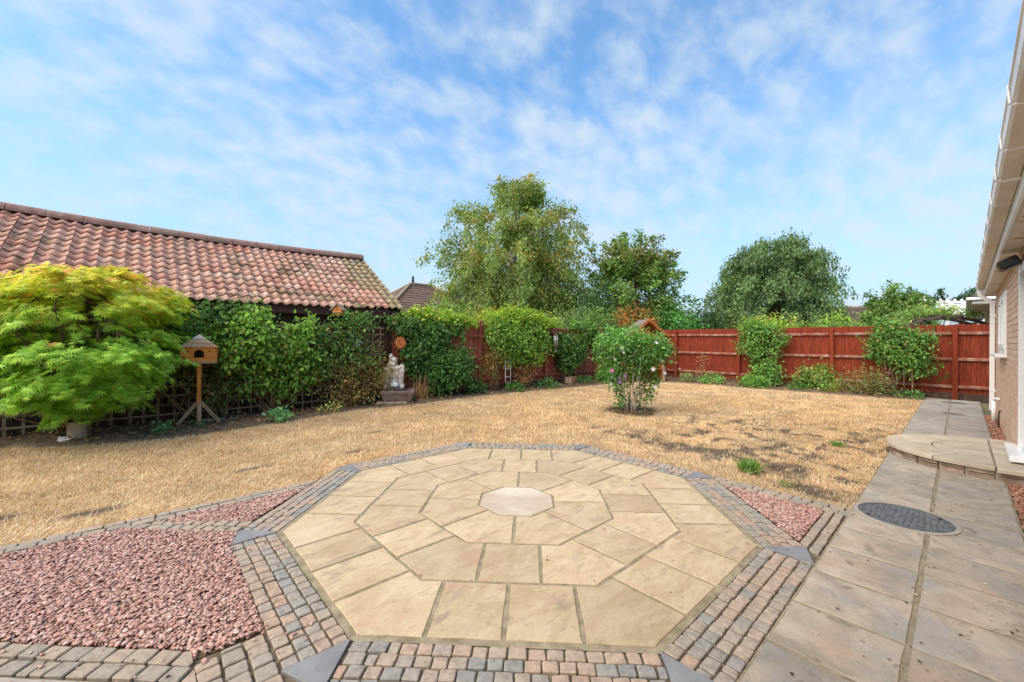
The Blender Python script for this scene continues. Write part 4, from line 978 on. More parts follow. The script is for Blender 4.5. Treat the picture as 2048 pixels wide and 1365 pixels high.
# ================================================================== BUILDINGS BEYOND
def courses_roof(parent, name, poly3, n, mat='roof_brown', th=.03):
    """a roof plane made of overlapping courses; poly3 = eave-left, eave-right, top-right, top-left"""
    a, b, c, d = map(Vector, poly3); nrm3 = (b - a).cross(d - a).normalized()
    if nrm3.z < 0: nrm3 = -nrm3
    m = MB(); at = []
    rr_ = random.Random(n)
    for i in range(n):
        t0, t1 = i / n, (i + 1) / n
        p0, p1, p2, p3 = a.lerp(d, t0), b.lerp(c, t0), b.lerp(c, t1), a.lerp(d, t1)
        V = [p0 + nrm3 * th, p1 + nrm3 * th, p2 + nrm3 * .004, p3 + nrm3 * .004, p0, p1]
        m.add(V, [(0, 1, 2, 3), (4, 5, 1, 0)]); at += [rr_.random()] * 6
    return m.build(name, mat, parent, attrs={'rnd': at})
# hipped house behind the birch
h1 = thing('house', 'brown tiled hip roofed house half hidden behind the birch', 'house', (12.6, 22.2, 0), R(-3))
MB().box((0, 0, 1.25), (7, 6, 2.5)).build('wall', 'render_wall', h1)
e = [(-3.9, -3.4, 2.45), (3.9, -3.4, 2.45), (3.9, 3.4, 2.45), (-3.9, 3.4, 2.45)]; r1, r2 = (-.7, 0, 4.75), (.7, 0, 4.75)
for pl in ((e[0], e[1], r2, r1), (e[1], e[2], r2, r2), (e[2], e[3], r1, r2), (e[3], e[0], r1, r1)): courses_roof(h1, 'roof', pl, 14)
for a, b in ((e[0], r1), (e[1], r2), (e[2], r2), (e[3], r1), (r1, r2)):
    c = MB(); A, B = Vector(a), Vector(b); c.tube([A.lerp(B, t / 8) + Vector((0, 0, .04)) for t in range(9)], .09, 8); c.build('hip_tile', 'hip_tile', h1)
MB().tube([(-.55, 0, 4.75), (-.55, 0, 5.25)], .07, 10).build('flue', 'iron', h1)
# long roof behind the fence on the right
h2 = thing('house', 'grey brown tiled roof of a far house behind the back fence', 'house', (32.3, 4.6, 0), R(-48))
MB().box((0, 0, 1.1), (5, 6, 2.2)).build('wall', 'render_wall', h2)
courses_roof(h2, 'roof', ((-2.8, -3.4, 2.1), (2.8, -3.4, 2.1), (2.8, 0, 3.55), (-2.8, 0, 3.55)), 14); courses_roof(h2, 'roof', ((2.8, 3.4, 2.1), (-2.8, 3.4, 2.1), (-2.8, 0, 3.55), (2.8, 0, 3.55)), 14)
m = MB(); m.tube([(-2.8, 0, 3.56), (2.8, 0, 3.56)], .1, 8); m.build('ridge', 'hip_tile', h2)
# neighbour's bungalow next in line
nb = thing('bungalow', 'neighbouring brick bungalow with white eaves seen past the downpipe', 'house', (16.6, -.62, 0), R(-.35))
MB().box((4.5, -3.5, 1.15), (9, 7, 2.5)).build('wall', 'brick_mortar', nb)
bk = MB(); BA = []; rr = random.Random(5)
for ci in range(16, 32):
    for k in range(22):
        y = -.1 - k * .225 - (.1125 if ci % 2 else 0); b0 = len(bk.V); bk.box((-.004, y - .1, ci * .075), (.02, .212, .064)); BA += [rr.random()] * (len(bk.V) - b0)
    for k in range(38):
        x = .1 + k * .225 + (.1125 if ci % 2 else 0); b0 = len(bk.V); bk.box((x + .1, .004, ci * .075), (.212, .02, .064)); BA += [rr.random()] * (len(bk.V) - b0)
o = bk.build('brickwork', 'brick', nb, attrs={'rnd': BA}); o['kind'] = 'stuff'
MB().box((4.4, -3.4, 2.41), (9.7, 7.6, .02)).build('soffit', 'soffit', nb)
m = MB(); m.box((-.455, -3.4, 2.50), (.025, 7.6, .16)); m.box((4.4, .41, 2.50), (9.7, .025, .16)); m.build('fascia', 'upvc', nb)
m = MB(); m.box((-.52, -3.4, 2.54), (.1, 7.8, .075), None, .012); m.box((4.4, .475, 2.54), (9.9, .1, .075), None, .012); m.build('gutter', 'gutter_plastic', nb)
courses_roof(nb, 'roof', ((-.5, -7.2, 2.6), (-.5, .46, 2.6), (3.2, -3.4, 4.3), (3.2, -3.4, 4.3)), 16); courses_roof(nb, 'roof', ((-.5, .46, 2.6), (9.3, .46, 2.6), (6, -3.4, 4.3), (3.2, -3.4, 4.3)), 16)
# white conservatory
cv = thing('conservatory', 'white conservatory with crested ridge behind the rustic arch', 'conservatory', (29.6, .2, 0), R(-46)); cv.scale = (1.1, 1.1, 1.12)
MB().box((0, 0, .35), (3.4, 3, .7)).build('base_wall', 'render_wall', cv)
for i in range(6):
    xx = -1.7 + i * .68; MB().box((xx, -1.5, 1.5), (.07, .07, 1.62), None, .004).build('post', 'upvc', cv)
    if i < 5:
        MB().box((xx + .34, -1.49, 1.5), (.60, .02, 1.55)).build('pane', 'glass_pale', cv)
MB().box((0, -1.5, 2.35), (3.6, .12, .1), None, .01).build('eaves_beam', 'upvc', cv)
m = MB(); m.add([(-1.8, -1.55, 2.36), (1.8, -1.55, 2.36), (1.25, 0, 3.0), (-1.25, 0, 3.0)], [(0, 1, 2, 3)]); m.add([(1.8, 1.5, 2.36), (-1.8, 1.5, 2.36), (-1.25, 0, 3.0), (1.25, 0, 3.0)], [(0, 1, 2, 3)]); m.add([(-1.8, 1.5, 2.36), (-1.8, -1.55, 2.36), (-1.25, 0, 3.0)], [(0, 1, 2)]); m.build('roof', 'poly_roof', cv)
for i in range(6):
    t = i / 5; MB().beam((-1.8 + 3.6 * t, -1.55, 2.38), (-1.25 + 2.5 * t, 0, 3.02), .05, .04).build('rafter', 'upvc', cv)
MB().box((0, 0, 3.05), (2.6, .14, .10), None, .02).build('ridge', 'upvc', cv)
for i in range(9): m = MB(); m.sphere((-1.2 + .3 * i, 0, 3.14), .055, 8, 6); m.build('cresting', 'upvc', cv)
m = MB(); m.lathe([(.03, 0), (.045, .06), (.02, .12), (.03, .17), (.004, .25)], 8, (-1.28, 0, 3.08)); m.build('finial', 'upvc', cv)

# ================================================================== GARDEN OBJECTS
def adopt(par, *kids):
    for k in kids:
        k.parent = par; k.location = Vector(k.location) - Vector(par.location)
# ---- bird table / dovecote on a post
bt = thing('bird_table', 'orange wooden dovecote style bird table on a braced post beside the maple', 'bird table', (.66, 8.12, 0), R(-6))
MB().box((0, 0, .52), (.056, .056, .96), None, .004).build('post', 'wood_orange_v', bt)
for sx in (-1, 1):
    m = MB(); m.beam((sx * .02, 0, .36), (sx * .27, .02, .015), .05, .045, (0, 1, 0), .004); m.build('brace', 'wood_weathered', bt)
m = MB(); m.beam((.004, -.045, .36), (.01, -.075, .0), .05, .03, (0, 1, 0), .004); m.build('brace', 'wood_weathered', bt)
m = MB(); m.beam((0, .03, .36), (0, .25, .015), .05, .045, (1, 0, 0), .004); m.build('brace', 'wood_weathered', bt)
MB().box((0, 0, .985), (.46, .34, .022), None, .004).build('floor', 'wood_weathered', bt)
for sx in (-1, 1): hb = MB(); hb.box((sx * .222, 0, 1.115), (.022, .30, .24), Matrix.Rotation(R(3 * sx), 3, 'Y')); hb.build('side_wall', 'wood_orange', bt)
# front boards round an arched doorway
arch = [(-.062, 1.05), (-.062, 1.13)] + [(.062 * math.cos(R(a)), 1.13 + .062 * math.sin(R(a))) for a in range(170, 9, -20)] + [(.062, 1.13), (.062, 1.05)]
for z0, z1 in ((1.071, 1.152), (1.155, 1.232)):
    for sx in (-1, 1):
        zs = [z0 + (z1 - z0) * i / 10 for i in range(11)]
        inn = [(sx * (.062 if z < 1.13 else math.sqrt(max(0.0, .062 ** 2 - (z - 1.13) ** 2))), z) for z in zs]
        m = MB(); m.extr(inn + [(sx * .212, z1), (sx * .212, z0)], (0, -.160, 0), (1, 0, 0), (0, 0, 1), (0, 1, 0), .016); m.build('front_board', 'wood_orange', bt)
m = MB(); m.box((0, -.152, 1.034), (.424, .016, .066), None, .003); m.build('front_board', 'wood_orange', bt)
m = MB(); m.box((0, -.02, 1.12), (.40, .23, .20)); m.build('inner_shade_paint', 'inner_shade_paint', bt)  # solid black block, its colour stands in for the dark interior
for sx in (-1, 1):
    m = MB(); m.extr([(.012 * math.cos(R(a)), .012 * math.sin(R(a))) for a in range(0, 360, 45)], (sx * .135, -.162, 1.165), (1, 0, 0), (0, 0, 1), (0, 1, 0), .004); m.build('painted_hole', 'inner_shade_paint', bt)  # proud black discs, shade of the small openings put into colour
MB().box((0, -.165, 1.0), (.47, .02, .02), None, .003).build('lip', 'wood_weathered', bt)
def pyr(z0, z1, a0, b0, a1, b1):
    V = [(-a0, -b0, z0), (a0, -b0, z0), (a0, b0, z0), (-a0, b0, z0), (-a1, -b1, z1), (a1, -b1, z1), (a1, b1, z1), (-a1, b1, z1)]
    return MB().add(V, [(3, 2, 1, 0), (4, 5, 6, 7), (0, 1, 5, 4), (1, 2, 6, 5), (2, 3, 7, 6), (3, 0, 4, 7)])
pyr(1.235, 1.305, .245, .20, .16, .125).build('roof', 'shingle', bt); pyr(1.300, 1.365, .175, .14, .075, .06).build('roof', 'shingle', bt); pyr(1.360, 1.43, .09, .075, .012, .010).build('roof_cap', 'zinc', bt)
# paving piece under it
m = MB(); m.box((.86, 8.32, .022), (.30, .22, .03), Matrix.Rotation(.4, 3, 'Z'), .005); tag(m.build('stone', 'path_stone_far'), 'flat grey stone lying at the foot of the bird table', 'stone')

# ---- nest box on the barn fascia
nbx = thing('nest_box', 'little orange nest box with grey roof fixed to the barn fascia', 'bird box', (2.95, 8.52, 1.86), R(-38))
gab = [(-.085, 0), (.085, 0), (.085, .13), (0, .215), (-.085, .13)]
m = MB(); m.extr(gab, (0, -.10, 0), (1, 0, 0), (0, 0, 1), (0, 1, 0), .22); m.build('body', 'wood_orange', nbx)
for sx in (-1, 1):
    m = MB(); m.beam((sx * .005, 0, .228), (sx * .125, 0, .10), .27, .014, (0, 1, 0) if False else (0, 0, 1)); m.build('roof', 'zinc' if sx < 0 else 'wood_weathered', nbx)
m = MB(); m.extr([(.014 * math.cos(R(a)), .014 * math.sin(R(a))) for a in range(0, 360, 40)], (0, -.103, .115), (1, 0, 0), (0, 0, 1), (0, 1, 0), .006); m.build('painted_hole', 'inner_shade_paint', nbx)  # black disc on the front, entrance shade painted rather than cut
MB().box((0, -.118, .055), (.13, .022, .018), None, .003).build('perch', 'wood_weathered', nbx)
m = MB(); m.beam((-.15, .10, .07), (.02, .12, .06), .10, .02); m.build('bracket', 'wood_weathered', nbx)
# ---- little white box in the climbers
m = MB(); m.extr([(-.06, 0), (.06, 0), (.06, .09), (0, .15), (-.06, .09)], (0, 0, 0), (1, 0, 0), (0, 0, 1), (0, 1, 0), .12)
wbx = thing('nest_box', 'small white nest box nearly lost in the climbers below the barn eaves', 'bird box', (3.28, 8.42, 1.22), R(-30)); m.build('body', 'white_board', wbx)
m = MB(); m.beam((0, .05, .165), (.11, .05, .075), .16, .012); m.beam((0, .05, .165), (-.11, .05, .075), .16, .012); m.build('roof', 'upvc', wbx)
# ---- terracotta sun plaque on the corner post
pq = thing('wall_plaque', 'round orange terracotta plaque among the ivy on the left fence', 'plaque', (4.28, 8.46, 1.30)); pq.scale = (.8, .8, .8)
m = MB(); prof = [(.001, 0), (.10, .006), (.145, .02), (.155, .028), (.145, .034), (.10, .025), (.001, .022)]
m.lathe(prof[::-1], 22); o = m.build('disc', 'terracotta', pq); o.rotation_euler = (R(90), R(0), 0)
for i in range(12):
    a = R(30 * i); m = MB(); m.beam((.14 * math.cos(a), -.01, .14 * math.sin(a)), (.19 * math.cos(a), -.01, .19 * math.sin(a)), .03, .012, (0, 1, 0)); m.build('ray', 'terracotta', pq)
m = MB(); m.sphere((0, -.035, 0), .03, 10, 8, (.7, .8, 1.2)); m.build('boss', 'terracotta', pq)

# ---- fountain: statue group on a stone trough
ft = thing('fountain', 'pale stone fountain figure group standing on a reddish stone trough', 'fountain', (4.14, 8.28, 0), R(-28))
tg = MB()
def ring(w, d, z, r=.05, n=4):
    P = []
    for cx_, cy_, a0 in ((w - r, d - r, 0), (-w + r, d - r, 90), (-w + r, -d + r, 180), (w - r, -d + r, 270)):
        for i in range(n): a = R(a0 + 90 * i / (n - 1)); P.append((cx_ + r * math.cos(a), cy_ + r * math.sin(a), z))
    return P
lv = [ring(.28, .22, .0), ring(.34, .265, .20), ring(.36, .285, .215), ring(.36, .285, .27), ring(.345, .27, .28), ring(.30, .225, .28), ring(.285, .21, .26), ring(.27, .20, .10)]
V = [p for l in lv for p in l]; n = len(lv[0]); F = [(i * n + j, i * n + (j + 1) % n, (i + 1) * n + (j + 1) % n, (i + 1) * n + j) for i in range(len(lv) - 1) for j in range(n)] + [tuple(range((len(lv) - 1) * n, len(lv) * n))]
tg.add(V, F).build('trough', 'trough_stone', ft)
m = MB(); m.add([(x, y, .215) for x, y, _ in ring(.285, .21, 0)], [tuple(range(n))]); m.build('water', 'water', ft)
m = MB(); m.box((-.10, .08, .292), (.42, .30, .03), None, .008); m.build('slab', 'trough_stone', ft)
m = MB(); m.box((-.12, -.02, .02), (.62, .5, .05), None, .006); m.build('plinth', 'step_stone', ft)
# figure: lumpy rock with a seated child, an urn and two cherubs: one continuous carved block made of metaball-like rings
def carved(name, blobs, base, top, seed, nz=46, na=40, mat='statue_stone', par=ft, cxy=(0, 0)):
    rg = np.random.default_rng(seed); V = []; zs = np.linspace(base, top, nz)
    for iz, z in enumerate(zs):
        for ia in range(na):
            a = 2 * math.pi * ia / na; u = np.array([math.cos(a), math.sin(a)]); r = .012
            for (bx, by, bz, br, bzr) in blobs:
                dz = (z - bz) / bzr
                if abs(dz) >= 1: continue
                rr_ = br * math.sqrt(1 - dz * dz); c = np.array([bx, by]); b = float(c @ u); disc = b * b - float(c @ c) + rr_ * rr_
                if disc > 0: r = max(r, b + math.sqrt(disc))
            r *= 1 + .05 * math.sin(a * 7 + z * 40) * math.sin(z * 55 + a * 3) + rg.normal(0, .012)
            V.append((cxy[0] + r * u[0], cxy[1] + r * u[1], z))
    F = [(i * na + j, i * na + (j + 1) % na, (i + 1) * na + (j + 1) % na, (i + 1) * na + j) for i in range(nz - 1) for j in range(na)] + [tuple(range(na))[::-1], tuple(range((nz - 1) * na, nz * na))]
    me = make_mesh(name, V, F); me.polygons.foreach_set('use_smooth', [True] * len(F)); return obj(name, me, mat, par)
# left and right legs of the grotto, arch above, child sitting on top, urn behind
B0 = .30
carved('carved_pillar', [(-.03, 0, B0 + .05, .075, .10), (0, .0, B0 + .16, .055, .12), (-.02, 0, B0 + .28, .07, .13), (0.01, 0, B0 + .38, .085, .10)], B0, B0 + .47, 1, 26, 22, cxy=(-.24, .04))
carved('carved_pillar', [(.02, 0, B0 + .04, .06, .08), (.0, 0, B0 + .16, .05, .13), (.0, 0, B0 + .28, .068, .12), (.01, 0, B0 + .38, .075, .09), (.03, .0, B0 + .47, .05, .06)], B0, B0 + .53, 2, 28, 22, cxy=(.06, .07))
carved('carved_back', [(0, 0, B0 + .1, .12, .2), (0, 0, B0 + .33, .15, .15), (.03, 0, B0 + .40, .12, .10)], B0, B0 + .48, 3, 26, 26, cxy=(-.09, .12))
m = MB()
sk = [(-.14, .06, B0 + .44), (-.12, .05, B0 + .52), (-.08, .05, B0 + .60)]
carved('seated_figure', [(0, 0, B0 + .44, .11, .08), (-.02, .0, B0 + .52, .095, .09), (0, 0, B0 + .585, .055, .06), (.015, -.02, B0 + .63, .062, .062), (-.09, -.0, B0 + .47, .05, .05), (.12, -.03, B0 + .46, .045, .05)], B0 + .38, B0 + .69, 4, 34, 36, cxy=(-.10, .06))
carved('urn', [(0, 0, B0 + .56, .05, .12), (0, 0, B0 + .67, .04, .07), (0, 0, B0 + .705, .055, .022), (0, 0, B0 + .74, .028, .03)], B0 + .45, B0 + .765, 5, 28, 18, cxy=(-.155, .14))
m = MB(); m.sphere((-.07, -.02, B0 + .085), .085, 16, 10, (1, .9, .8)); m.sphere((-.09, -.03, B0 + .17), .035, 10, 8); m.build('white_shell', 'white_ball', ft)

# ---- pot and board at the maple's foot
pt = thing('planter', 'pale beige stone planter holding the maple at the lawn edge', 'planter', (-.65, 7.93, 0))
MB().lathe([(.092, -.02), (.096, .02), (.094, .14), (.102, .235), (.108, .25), (.095, .255), (.085, .22), (.02, .21)], 24).build('pot', 'pot_beige', pt)
m = MB(); m.box((-.76, 7.815, .035), (.155, .014, .085), Matrix.Rotation(HEAD - R(90), 3, 'Z') @ Matrix.Rotation(R(-18), 3, 'X'), .003); tag(m.build('board', 'white_board'), 'small white board leaning on the foot of the maple planter', 'board')

# ---- small white metal ladder frame by the left fence
m = MB(); r_ = .011
m.tube([(0, 0, .64), (0, 0, .12), (.015, 0, .05), (.06, 0, .01), (.12, 0, .0), (.19, 0, .0)], r_, 8); m.tube([(.19, 0, .0), (.19, 0, .64)], r_, 8)
lf = thing('metal_frame', 'small pale metal ladder frame leaning on the left fence', 'frame', (7.36, 8.38, .17)); m.build('rail', 'metal_white', lf)
for z in (.63, .42, .21): MB().tube([(0, 0, z), (.19, 0, z)], r_ * .9, 8).build('rung', 'metal_white', lf)
# ---- wind chime and the brick-red hanging planter block
hp_ = thing('hanging_planter', 'brown woven hanging trough on the left fence above the wind chime', 'planter', (9.40, 8.52, 1.60))
m = MB()
for i in range(5): m.box((.36, 0, .02 + i * .033), (.72 - .02 * (i % 2), .16, .028), None, .008)
m.build('slats', 'rail_worn', hp_)
m = MB(); m.beam((.1, .08, .1), (.1, .24, .1), .03, .03); m.beam((.6, .08, .1), (.6, .24, .1), .03, .03); m.build('bracket', 'iron', hp_)
wc = thing('wind_chime', 'silver tube wind chime hanging from the left fence', 'wind chime', (9.42, 8.38, 1.58))
MB().lathe([(.05, -.01), (.055, 0), (.05, .012)], 14).build('disc', 'wood_weathered', wc)
for i in range(5):
    a = R(72 * i); L = .30 + .025 * i; MB().tube([(.05 * math.cos(a), .05 * math.sin(a), -.04), (.05 * math.cos(a), .05 * math.sin(a), -.04 - L)], .011, 8).build('tube', 'metal_chime', wc)
MB().tube([(0, 0, .06), (0, 0, -.5)], .003, 5).build('cord', 'iron', wc); m = MB(); m.lathe([(.02, 0), (.028, .05), (.004, .09)], 8, (0, 0, -.55)); m.build('sail', 'metal_chime', wc)
# ---- little wooden crate by the post
m = thing('wooden_crate', 'small wooden crate on the bed below the hanging trough', 'crate', (10.05, 8.30, .02), R(10))
for z in (.05, .12, .19):
    MB().box((0, -.12, z), (.32, .012, .05), None, .003).build('slat', 'rail_worn', m); MB().box((0, .12, z), (.32, .012, .05), None, .003).build('slat', 'rail_worn', m)
for sx in (-1, 1): MB().box((sx * .155, 0, .12), (.012, .228, .20), None, .003).build('end_board', 'wood_weathered', m)

# ---- arbour in the far corner
ab = thing('arbour', 'orange stained wooden garden arbour with felt roof in the far corner', 'arbour', (12.80, 7.22, 0), R(-36))
aw, adp = .60, .62
for sx in (-1, 1):
    for y in (0, adp): MB().box((sx * aw, y, .82), (.07, .07, 1.64), None, .005).build('post', 'wood_weathered' if y == 0 and sx > 0 else 'wood_arbour', ab)
    m = MB(); m.box((sx * aw, adp / 2, .36), (.022, adp - .08, .6)); m.build('side_panel', 'wood_arbour', ab)
    MB().beam((sx * aw, .0, .62), (sx * aw, adp - .04, .62), .07, .03).build('arm_rest', 'wood_arbour', ab)
for i in range(9):
    xx = -aw + .10 + i * (2 * aw - .2) / 8; MB().box((xx, adp + .0, .85), (.125, .018, 1.6)).build('back_board', 'wood_arbour', ab)
for i in range(4): MB().box((0, .08 + i * .12, .43), (2 * aw - .08, .10, .024), None, .003).build('seat_slat', 'wood_arbour', ab)
ez, rz_ = 1.60, 2.10
for sx in (-1, 1):
    A, Bp = Vector((sx * (aw + .12), 0, ez - .05)), Vector((0, 0, rz_))
    m = MB(); m.extr([(A.x, A.z), (Bp.x, Bp.z), (Bp.x, Bp.z + .022), (A.x, A.z + .022)], (0, -.14, 0), (1, 0, 0), (0, 0, 1), (0, 1, 0), adp + .26); m.build('roof_board', 'wood_arbour', ab)
    m = MB(); m.extr([(A.x, A.z + .026), (Bp.x, Bp.z + .026), (Bp.x, Bp.z + .036), (A.x, A.z + .036)], (0, -.15, 0), (1, 0, 0), (0, 0, 1), (0, 1, 0), adp + .28); m.build('roof_felt', 'felt', ab)
    m = MB(); mid = A.lerp(Bp, .5) + Vector((sx * -.02, 0, -.035))
    pts = [A + Vector((0, 0, .02)), A.lerp(Bp, .25) + Vector((0, 0, -.005)), mid + Vector((0, 0, .02)), A.lerp(Bp, .78) + Vector((0, 0, .005)), Bp]
    for a, b in zip(pts[:-1], pts[1:]): m.beam((a.x, -.16, a.z), (b.x, -.16, b.z), .022, .085, (0, 0, 1))
    m.build('barge_board', 'wood_arbour', ab)
m = MB(); m.box((0, -.165, rz_ + .0), (.09, .03, .13), None, .01); m.build('finial', 'wood_arbour', ab)
MB().beam((-aw, 0, ez - .03), (aw, 0, ez - .03), .05, .07).build('cross_beam', 'wood_arbour', ab)

# ---- rustic arch beyond the fence
ar = thing('rustic_arch', 'dark timber rustic arch rising behind the back fence by the house', 'arch', (17.8, 1.20, 0), R(-45))
aL = 2.75; pts = [(aL * t, 0, 1.84 + .36 * (1 - (2 * t - 1) ** 2)) for t in [i / 14 for i in range(15)]]
m = MB()
for a, b in zip(pts[:-1], pts[1:]): m.beam(a, b, .09, .085, bev=.008)
m.build('arch_beam', 'arch_wood', ar)
m = MB()
for a, b in zip(pts[:-1], pts[1:]): m.beam((a[0], .4, a[2] - .02), (b[0], .4, b[2] - .02), .09, .085, bev=.008)
m.build('arch_beam', 'arch_wood', ar)
for xx, hh in ((.05, 1.86), (.55, 2.0), (aL - .65, 2.05), (aL - .05, 1.86)):
    for y in (0, .4): MB().box((xx, y, hh / 2 - .02), (.085, .085, hh), None, .006).build('post', 'arch_wood', ar)
for t in (.2, .4, .6, .8): MB().beam((aL * t, -.12, 1.9 + .36 * (1 - (2 * t - 1) ** 2)), (aL * t, .52, 1.9 + .36 * (1 - (2 * t - 1) ** 2)), .06, .06).build('cross_bar', 'arch_wood', ar)
hk = thing('iron_hook', 'thin black double shepherd hook against the back fence', 'garden hook', (14.62, .80, 0), R(80))
m = MB(); m.tube([(0, 0, 0), (0, 0, 1.78)], .007, 6)
for sx in (-1, 1): m.tube([(0, 0, 1.70), (sx * .04, 0, 1.86), (sx * .12, 0, 1.90), (sx * .19, 0, 1.84), (sx * .20, 0, 1.74), (sx * .24, 0, 1.70)], .006, 6)
m.build('rod', 'iron', hk)

# ================================================================== PLANTS
def plant(name, label, cat, base, group=None): return thing(name, label, cat, (base[0], base[1], 0), 0, group)
def stems(par, base, tips, r0, r1, mat, seed, name='stem', sag=0.0, wob=.08, joined=False, n=5):
    rr = random.Random(seed)
    if joined:
        m = MB()
        for b, t in zip(base, tips): limb(m, b, t, r0, r1, rr, sag, n, 5, wob)
        o = m.build(name, mat); adopt(par, o); o['kind'] = 'stuff'; return
    for b, t in zip(base, tips):
        m = MB(); limb(m, b, t, r0 * rr.uniform(.7, 1.2), r1, rr, sag, n, 6, wob); o = m.build(name, mat); adopt(par, o)
# ---- Japanese maple
mp_ = plant('maple_tree', 'round lime green palmate leaved maple in front of the trellis', 'tree', (-.65, 7.93))
rg = np.random.default_rng(77)
mz = np.array([.24, .40, .55, .75, 1.0, 1.25, 1.5, 1.75, 1.95, 2.15, 2.30, 2.42]); mr = np.array([.06, .34, .56, .78, .95, 1.06, 1.14, 1.12, 1.01, .78, .48, .12])
MC = np.array([-.60, 7.90])
P, D, N, Cc = [], [], [], []
nsp = 1500
lob = []
for i in range(95):
    z = .36 + 1.92 * rg.random() ** .85; th = rg.uniform(0, 2 * math.pi); lob.append((z, th, rg.uniform(.80, 1.10), rg.uniform(.20, .36)))
for i in range(nsp):
    if rg.random() < .80:
        lz, lth, lq, lr = lob[int(rg.integers(0, len(lob)))]
        dxy = rg.normal(0, .5, 2) * lr; z = lz + rg.normal(0, .045); Rl = np.interp(lz, mz, mr); th = lth + dxy[0] / max(Rl, .25); q = lq + dxy[1] / max(Rl, .3) * .55
        z -= .22 * (dxy[0] ** 2 + dxy[1] ** 2) / lr; Rz = np.interp(np.clip(lz, .33, 2.4), mz, mr)
    else:
        z = rg.uniform(.4, 2.2); th = rg.uniform(0, 2 * math.pi); q = rg.uniform(.45, .85); Rz = np.interp(z, mz, mr)
    z = min(max(z, .31), 2.42)
    out = np.array([math.cos(th), math.sin(th), 0]); slope = (z - 1.15) * .55
    c0 = np.array([MC[0], MC[1], z]) + out * Rz * q
    tw = out + np.array([0, 0, -.28 + slope * .5]) + rg.normal(0, .22, 3); tw /= np.linalg.norm(tw)
    nm = np.array([0, 0, 1.0]) + out * (.75 - .2 * slope) + rg.normal(0, .15, 3)
    side = np.cross(nm, tw); side /= np.linalg.norm(side); L = rg.uniform(.14, .30); nl = int(rg.integers(7, 13))
    for k in range(nl):
        t = k / nl; sg = 1 if k % 2 else -1
        P.append(c0 + tw * L * (t - .7) + side * sg * .02 + np.array([0, 0, -.05 * t * t]) + rg.normal(0, .014, 3)); D.append(tw * (.5 + .9 * t) + side * sg * (1.0 - .8 * t) + np.array([0, 0, -.45]) + rg.normal(0, .2, 3)); N.append(nm + rg.normal(0, .25, 3)); Cc.append(q)
P, D, N, Cc = map(np.array, (P, D, N, Cc)); n = len(P)
gcol = pal(rg, n, [(.17, .33, .030), (.22, .40, .040), (.14, .28, .028), (.26, .44, .05)], None, .14)
ycol = pal(rg, n, [(.50, .47, .04), (.42, .45, .04), (.56, .43, .06), (.35, .44, .04)], None, .12)
tt = np.clip((P[:, 2] + .12 * rg.normal(size=n) + .25 * (Cc - .8) - 1.42) / .85, 0, 1)[:, None]
lc = (gcol * (1 - tt) * 1.0 + ycol * tt * .88) * np.array([1.0, .97, 1.15]); rb = (rg.random(n) < .07 * tt[:, 0] + .004)[:, None]; lc = np.where(rb, np.array([.42, .20, .05]) * (1 + .2 * rg.normal(size=(n, 1))), lc)
o = obj('crown', leaf_mesh('crown', P, D, N, rg.uniform(.055, .098, n), 'maple', lc), 'leaf'); adopt(mp_, o)
m = MB(); rr = random.Random(3); limb(m, (-.65, 7.93, .20), (-.62, 7.90, .55), .045, .04, rr, 0, 4, 8, .05); o = m.build('trunk', 'bark'); adopt(mp_, o)
for k in range(11):
    a = R(360 / 11 * k + rr.uniform(-12, 12)); zz = rr.uniform(1.2, 2.0); q = np.interp(zz, mz, mr) * .7
    m = MB(); limb(m, (-.62, 7.90, rr.uniform(.4, .55)), (MC[0] + q * math.cos(a), MC[1] + q * math.sin(a), zz), .022, .006, rr, .05, 6, 6, .1); o = m.build('limb', 'bark'); adopt(mp_, o)

# ---- climbers on the trellis
HON = [(.11, .215, .040), (.145, .275, .048), (.19, .34, .06), (.08, .165, .036)]
DARK = [(.05, .095, .028), (.07, .13, .035), (.095, .17, .045)]
DRYL = [(.24, .17, .06), (.30, .22, .09), (.17, .13, .05), (.12, .15, .04)]
def climber(name, label, ells, n, size, kind, cols, seed, base, stemz=.9, nst=6, w=None, cr=.10, face=(0, -1, 0), stemmat='stem_dry', clump=14, droop=.6, up=.35, shell=.5, cat='climber', sr=.010, **k):
    t = plant(name, label, cat, base); fx = np.array(face); r0 = random.Random(seed * 7); ells = list(ells)
    for e in list(ells):
        for _ in range(3):
            a = r0.uniform(0, 6.283); q = r0.uniform(.9, 1.35); k2 = r0.uniform(.16, .34); h1, h2 = (e[3], e[5]) if abs(face[1]) else (e[4], e[5])
            dx, dz = q * h1 * math.cos(a), q * h2 * math.sin(a)
            c = (e[0] + dx, e[1], e[2] + dz) if abs(face[1]) else (e[0], e[1] + dx, e[2] + dz)
            if c[2] > .1: ells.append((*c, e[3] * k2, e[4] * k2, e[5] * k2, 1.0))
    o = foliage('leaves', [tuple(e) for e in ells], n, size, kind, cols, w, seed, clump, cr, shell, up, droop, .55, **k); adopt(t, o)
    rr = random.Random(seed); bs, ts = [], []
    for i in range(nst):
        e = rr.choice(ells); bx, by = base[0] + rr.uniform(-.25, .25) * (1 if abs(face[1]) else .2), base[1] + rr.uniform(-.04, .04)
        bs.append((bx, by, -.02)); ts.append((e[0] + rr.uniform(-.6, .6) * e[3], e[1] + rr.uniform(-.3, .5) * e[4], max(.25, e[2] + rr.uniform(-.5, .5) * e[5])))
    stems(t, bs, ts, sr, sr * .45, stemmat, seed + 1, wob=.10); return t
